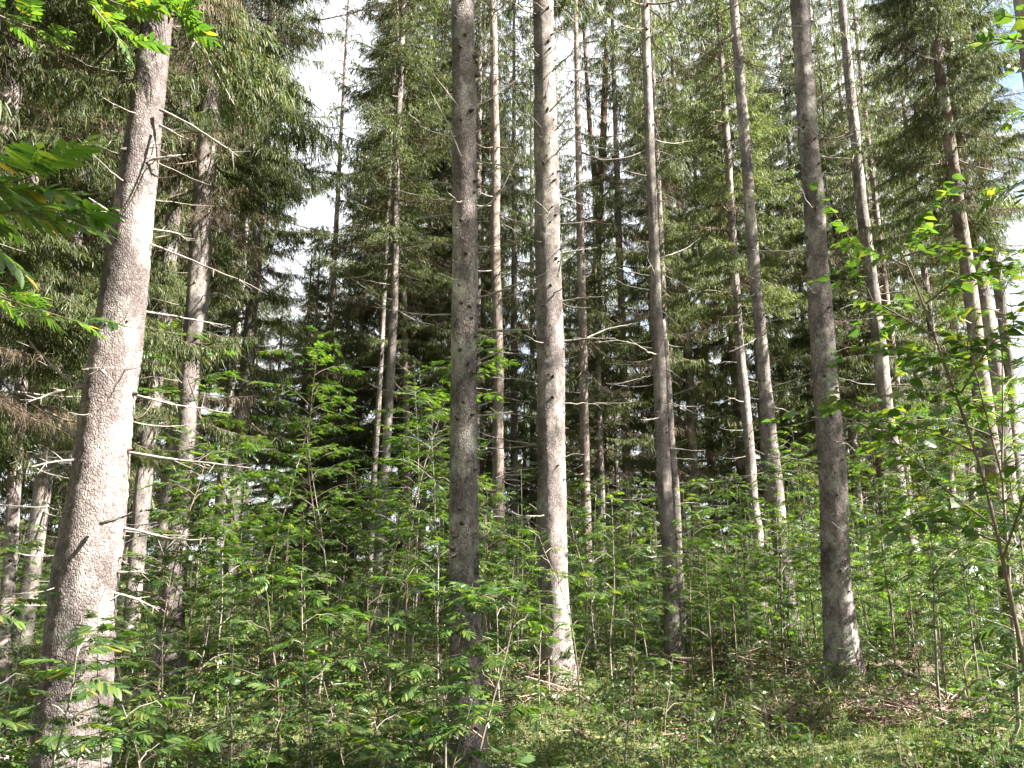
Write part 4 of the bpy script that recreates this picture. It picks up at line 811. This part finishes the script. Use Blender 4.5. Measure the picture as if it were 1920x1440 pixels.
rngf = np.random.default_rng(77)
FB = []
for k in range(26):
    x, y = rngf.uniform(-5, 8), rngf.uniform(5.5, 15); L = rngf.uniform(0.5, 1.6); a = rngf.uniform(0, 3.14); p = np.array([x, y, float(ground_z(x, y)) + 0.03]); fb = link("fallen_branch", DEADB[k % 7], None, p, (rngf.uniform(-1, 1), rngf.normal(-0.12, 0.14), a), (L, L * 1.3, L * 1.3))
    tag(fb, None, "branch"); FB.append((fb, p, L))
def stump():
    p = gpt(1695, 1275); mb = MB(); rng = np.random.default_rng(9); n = 26; a = np.linspace(0, 6.283, n, endpoint=False)
    prof = [(0.0, 1.25), (0.06, 1.1), (0.13, 1.0), (0.19, 1.0), (0.20, 0.9), (0.16, 0.6), (0.13, 0.25), (0.12, 0.01)]; jit = 1 + 0.08 * np.sin(3 * a + 1) + 0.05 * rng.normal(0, 1, n)
    v = np.array([[(0.42 * r * jit[k] * math.cos(a[k]), 0.24 * r * jit[k] * math.sin(a[k]), z + (0.02 * math.sin(5 * a[k]) if z > 0.1 else -0.02)) for k in range(n)] for z, r in prof])
    i = np.arange(len(prof) - 1)[:, None] * n; j = np.arange(n)[None]; k2 = (j + 1) % n
    mb.add(v, np.stack([i + j, i + k2, i + n + k2, i + n + j], -1), 0, True)
    tag(link("tree_stump", mb.mesh("tree_stump_mesh", [M_ROT]), None, p), "low dark rotten stump right of the stout brown trunk", "stump")
stump()

def twig_heaps():
    rng = np.random.default_rng(21); mb = MB()
    for px, py, sx, sy, n, hz in [(1330, 1275, 0.5, 0.35, 260, 0.30), (1390, 1255, 0.4, 0.3, 160, 0.3), (1480, 1275, 0.45, 0.3, 240, 0.3), (1700, 1345, 0.5, 0.2, 320, 0.2), (1770, 1370, 0.35, 0.2, 160, 0.14), (1320, 1385, 0.5, 0.25, 300, 0.08), (1400, 1370, 0.4, 0.25, 240, 0.08), (1420, 1215, 0.9, 0.5, 260, 0.25), (985, 1310, 0.3, 0.3, 220, 0.3), (530, 1270, 0.8, 0.6, 300, 0.2), (420, 1330, 0.5, 0.4, 200, 0.1), (700, 1350, 0.5, 0.4, 200, 0.12), (1600, 1340, 0.6, 0.3, 260, 0.1)]:
        c = gpt(px, py); p = c + np.stack([rng.normal(0, sx, n), rng.normal(0, sy, n), np.zeros(n)], -1); p[:, 2] = ground_z(p[:, 0], p[:, 1]) + rng.random(n) ** 1.6 * hz
        d = unit(np.stack([rng.normal(0, 1, n), rng.normal(0, 1, n), rng.normal(0.05, 0.35, n)], -1)); l = rng.uniform(0.06, 0.30, (n, 1)); m1 = p + d * l + rng.normal(0, 0.012, (n, 3)); e = p + d * l * 2
        ribbons(mb, p, m1, e, unit(np.cross(d, rng.normal(0, 1, (n, 3)))), 0.0055, 0.005, 0.002)
    n = 6000; x, y = rng.uniform(-9, 12, n), rng.uniform(3, 20, n); p = np.stack([x, y, ground_z(x, y) + 0.01 + 0.05 * rng.random(n)], -1); d = unit(np.stack([rng.normal(0, 1, n), rng.normal(0, 1, n), rng.normal(0, 0.12, n)], -1)); l = rng.uniform(0.03, 0.16, (n, 1))
    ribbons(mb, p, p + d * l, p + d * l * 2, unit(np.cross(d, rng.normal(0, 1, (n, 3)))), 0.003, 0.003, 0.001)
    tag(link("twig_litter", mb.mesh("twig_litter_mesh", [M_LITTER])), "reddish brown dead twigs littering the floor", None, None, "stuff")
twig_heaps()
relabel(FB, "grey fallen branch", "grey branches lying on the floor")
for it in FB: it[0]["label"] = it[0]["label"].replace("tallest", "longest")

def undergrowth():
    rng = np.random.default_rng(31); lf = leaflet(((0, 0.04), (0.45, 0.30), (1, 0.0)), 0.15, 0.2)
    # bilberry and herbs
    n = 8000; d = 2.6 + 26 * rng.random(n) ** 1.7; px = rng.uniform(-150, 2070, n); x = (px - 960) / FPX * d * 1.02
    patch = np.sin(1.1 * x + 0.5) * np.sin(0.9 * d + 1) + 0.6 * np.sin(2.7 * x - 1.3 * d) + rng.normal(0, 0.4, n); keep = patch > np.where((x > 0.2) & (d < 8.5), 0.1, -0.55); x, d = x[keep], d[keep]; n = len(x)
    mb = MB(); k = 26; idx = np.repeat(np.arange(n), k); hgt = rng.uniform(0.10, 0.34, n)[idx]; u = rng.random(len(idx)) ** 0.7; sp = 0.10 + 0.10 * rng.random(n)[idx]
    P = np.stack([x[idx] + rng.normal(0, 1, len(idx)) * sp, d[idx] + rng.normal(0, 1, len(idx)) * sp, np.zeros(len(idx))], -1); P[:, 2] = ground_z(P[:, 0], P[:, 1]) + hgt * u
    D = np.stack([rng.normal(0, 1, len(idx)), rng.normal(0, 1, len(idx)), rng.normal(0.1, 0.4, len(idx))], -1); X, Y, Z = frames(D, rng, 0.5)
    scatter(mb, lf[0], lf[1], P, X, Y, Z, rng.uniform(0.022, 0.050, len(idx)) * (1 + 0.02 * d[idx]), 0)
    ns = n * 3; i2 = np.repeat(np.arange(n), 3); b = np.stack([x[i2] + rng.normal(0, 0.06, ns), d[i2] + rng.normal(0, 0.06, ns), np.zeros(ns)], -1); b[:, 2] = ground_z(b[:, 0], b[:, 1]); e = b + np.stack([rng.normal(0, 0.07, ns), rng.normal(0, 0.07, ns), rng.uniform(0.1, 0.33, ns)], -1)
    ribbons(mb, b, (b + e) / 2 + rng.normal(0, 0.01, (ns, 3)), e, unit(np.cross(e - b, rng.normal(0, 1, (ns, 3)))), 0.0022, 0.0018, 0.001, 1)
    tag(link("undergrowth", mb.mesh("undergrowth_mesh", [M_HERB, M_WOOD])), "low green bilberry and herbs covering the floor", None, None, "stuff")
    # tiny rowan seedlings and ferns
    mb = MB(); n = 2400; d = 2.8 + 18 * rng.random(n) ** 1.5; px = rng.uniform(-120, 2040, n); x = (px - 960) / FPX * d * 1.02; k = 5; idx = np.repeat(np.arange(n), k); az = rng.uniform(0, 6.28, len(idx)); hh = rng.uniform(0.12, 0.5, n)
    P = np.stack([x[idx], d[idx], ground_z(x[idx], d[idx]) + hh[idx] * rng.uniform(0.6, 1, len(idx))], -1); D = np.stack([np.cos(az), np.sin(az), rng.normal(0.15, 0.25, len(idx))], -1); leaves_on(mb, P, D, 0.12, rng, COMP, 0)
    b = np.stack([x, d, ground_z(x, d)], -1); e = b + np.array([0, 0, 1.0]) * hh[:, None]; ribbons(mb, b, (b + e) / 2 + rng.normal(0, 0.012, (n, 3)), e, np.tile([1.0, 0, 0], (n, 1)), 0.0025, 0.002, 0.001, 1)
    tag(link("seedling_undergrowth", mb.mesh("seedling_undergrowth_mesh", [M_ROWAN, M_PALE])), "knee-high feathery rowan seedlings among the herbs", None, None, "stuff")
    # the far thicket of rowan that reads as one mass
    mb = MB(); n = 6200; d = 11.5 + 30 * rng.random(n) ** 0.9; px = rng.uniform(-150, 2070, n); x = (px - 960) / FPX * d * 1.02; keep = (px > 860) | (rng.random(n) < 0.45); x, d = x[keep], d[keep]; n = len(x); hh = (0.5 + 2.6 * rng.random(n) ** 2.2) * (0.8 + 0.012 * d); k = 16; idx = np.repeat(np.arange(n), k); m = len(idx)
    az = rng.uniform(0, 6.28, m); q = rng.uniform(0.3, 1, m); P = np.stack([x[idx] + rng.normal(0, 0.22, m), d[idx] + rng.normal(0, 0.22, m), np.zeros(m)], -1); P[:, 2] = ground_z(x[idx], d[idx]) + hh[idx] * q
    D = np.stack([np.cos(az), np.sin(az), rng.normal(0.0, 0.25, m)], -1); leaves_on(mb, P, D, 0.16, rng, COMP_FAR, 0)
    b = np.stack([x, d, ground_z(x, d)], -1); e = b + np.array([0, 0, 1.0]) * hh[:, None]; ribbons(mb, b, (b + e) / 2 + rng.normal(0, 0.03, (n, 3)), e, np.tile([1.0, 0, 0], (n, 1)), 0.008, 0.006, 0.003, 1)
    tag(link("thicket_undergrowth", mb.mesh("thicket_undergrowth_mesh", [M_ROWAN, M_PALE])), "chest-high rowan thicket filling the wood far behind the trunks", None, None, "stuff")
    # grass
    mb = MB(); n = 26000; d = 2.6 + 16 * rng.random(n) ** 1.4; px = rng.uniform(-120, 2040, n); x = (px - 960) / FPX * d * 1.02
    g = 1.3 * np.exp(-(((x - 1.8) / 2.6) ** 2 + ((d - 7.4) / 2.2) ** 2)) + 0.25 + 0.25 * np.sin(1.9 * x) * np.sin(1.6 * d); s = rng.random(n) < g; x, d = x[s], d[s]; n = len(x); idx = np.repeat(np.arange(n), 4); m = len(idx)
    b = np.stack([x[idx] + rng.normal(0, 0.03, m), d[idx] + rng.normal(0, 0.03, m), np.zeros(m)], -1); b[:, 2] = ground_z(b[:, 0], b[:, 1]) - 0.005; l = rng.uniform(0.06, 0.22, (m, 1)); dr = unit(np.stack([rng.normal(0, 0.5, m), rng.normal(0, 0.5, m), np.ones(m)], -1))
    m1 = b + dr * l * .55; o = np.stack([dr[:, 0], dr[:, 1], np.full(m, 0.25)], -1); e = m1 + unit(o + 0.15 * rng.normal(0, 1, (m, 3))) * l * .5
    ribbons(mb, b, m1, e, unit(np.cross(dr, rng.normal(0, 1, (m, 3)))), 0.0025, 0.002, 0.0006)
    tag(link("grass", mb.mesh("grass_mesh", [M_GRASS])), "thin forest grass in the sunny patches", None, None, "stuff")
    # fallen leaves
    mb = MB(); n = 5000; x, d = rng.uniform(-9, 12, n), rng.uniform(2.6, 18, n); P = np.stack([x, d, ground_z(x, d) + 0.02 + 0.03 * rng.random(n)], -1); D = np.stack([rng.normal(0, 1, n), rng.normal(0, 1, n), rng.normal(0, 0.2, n)], -1); X, Y, Z = frames(D, rng, 0.3)
    scatter(mb, OVATE[0], OVATE[1], P, X, Y, Z, rng.uniform(0.03, 0.06, n), 0)
    tag(link("fallen_leaves", mb.mesh("fallen_leaves_mesh", [M_FALLEN])), "brown fallen leaves scattered over the moss", None, None, "stuff")
undergrowth()
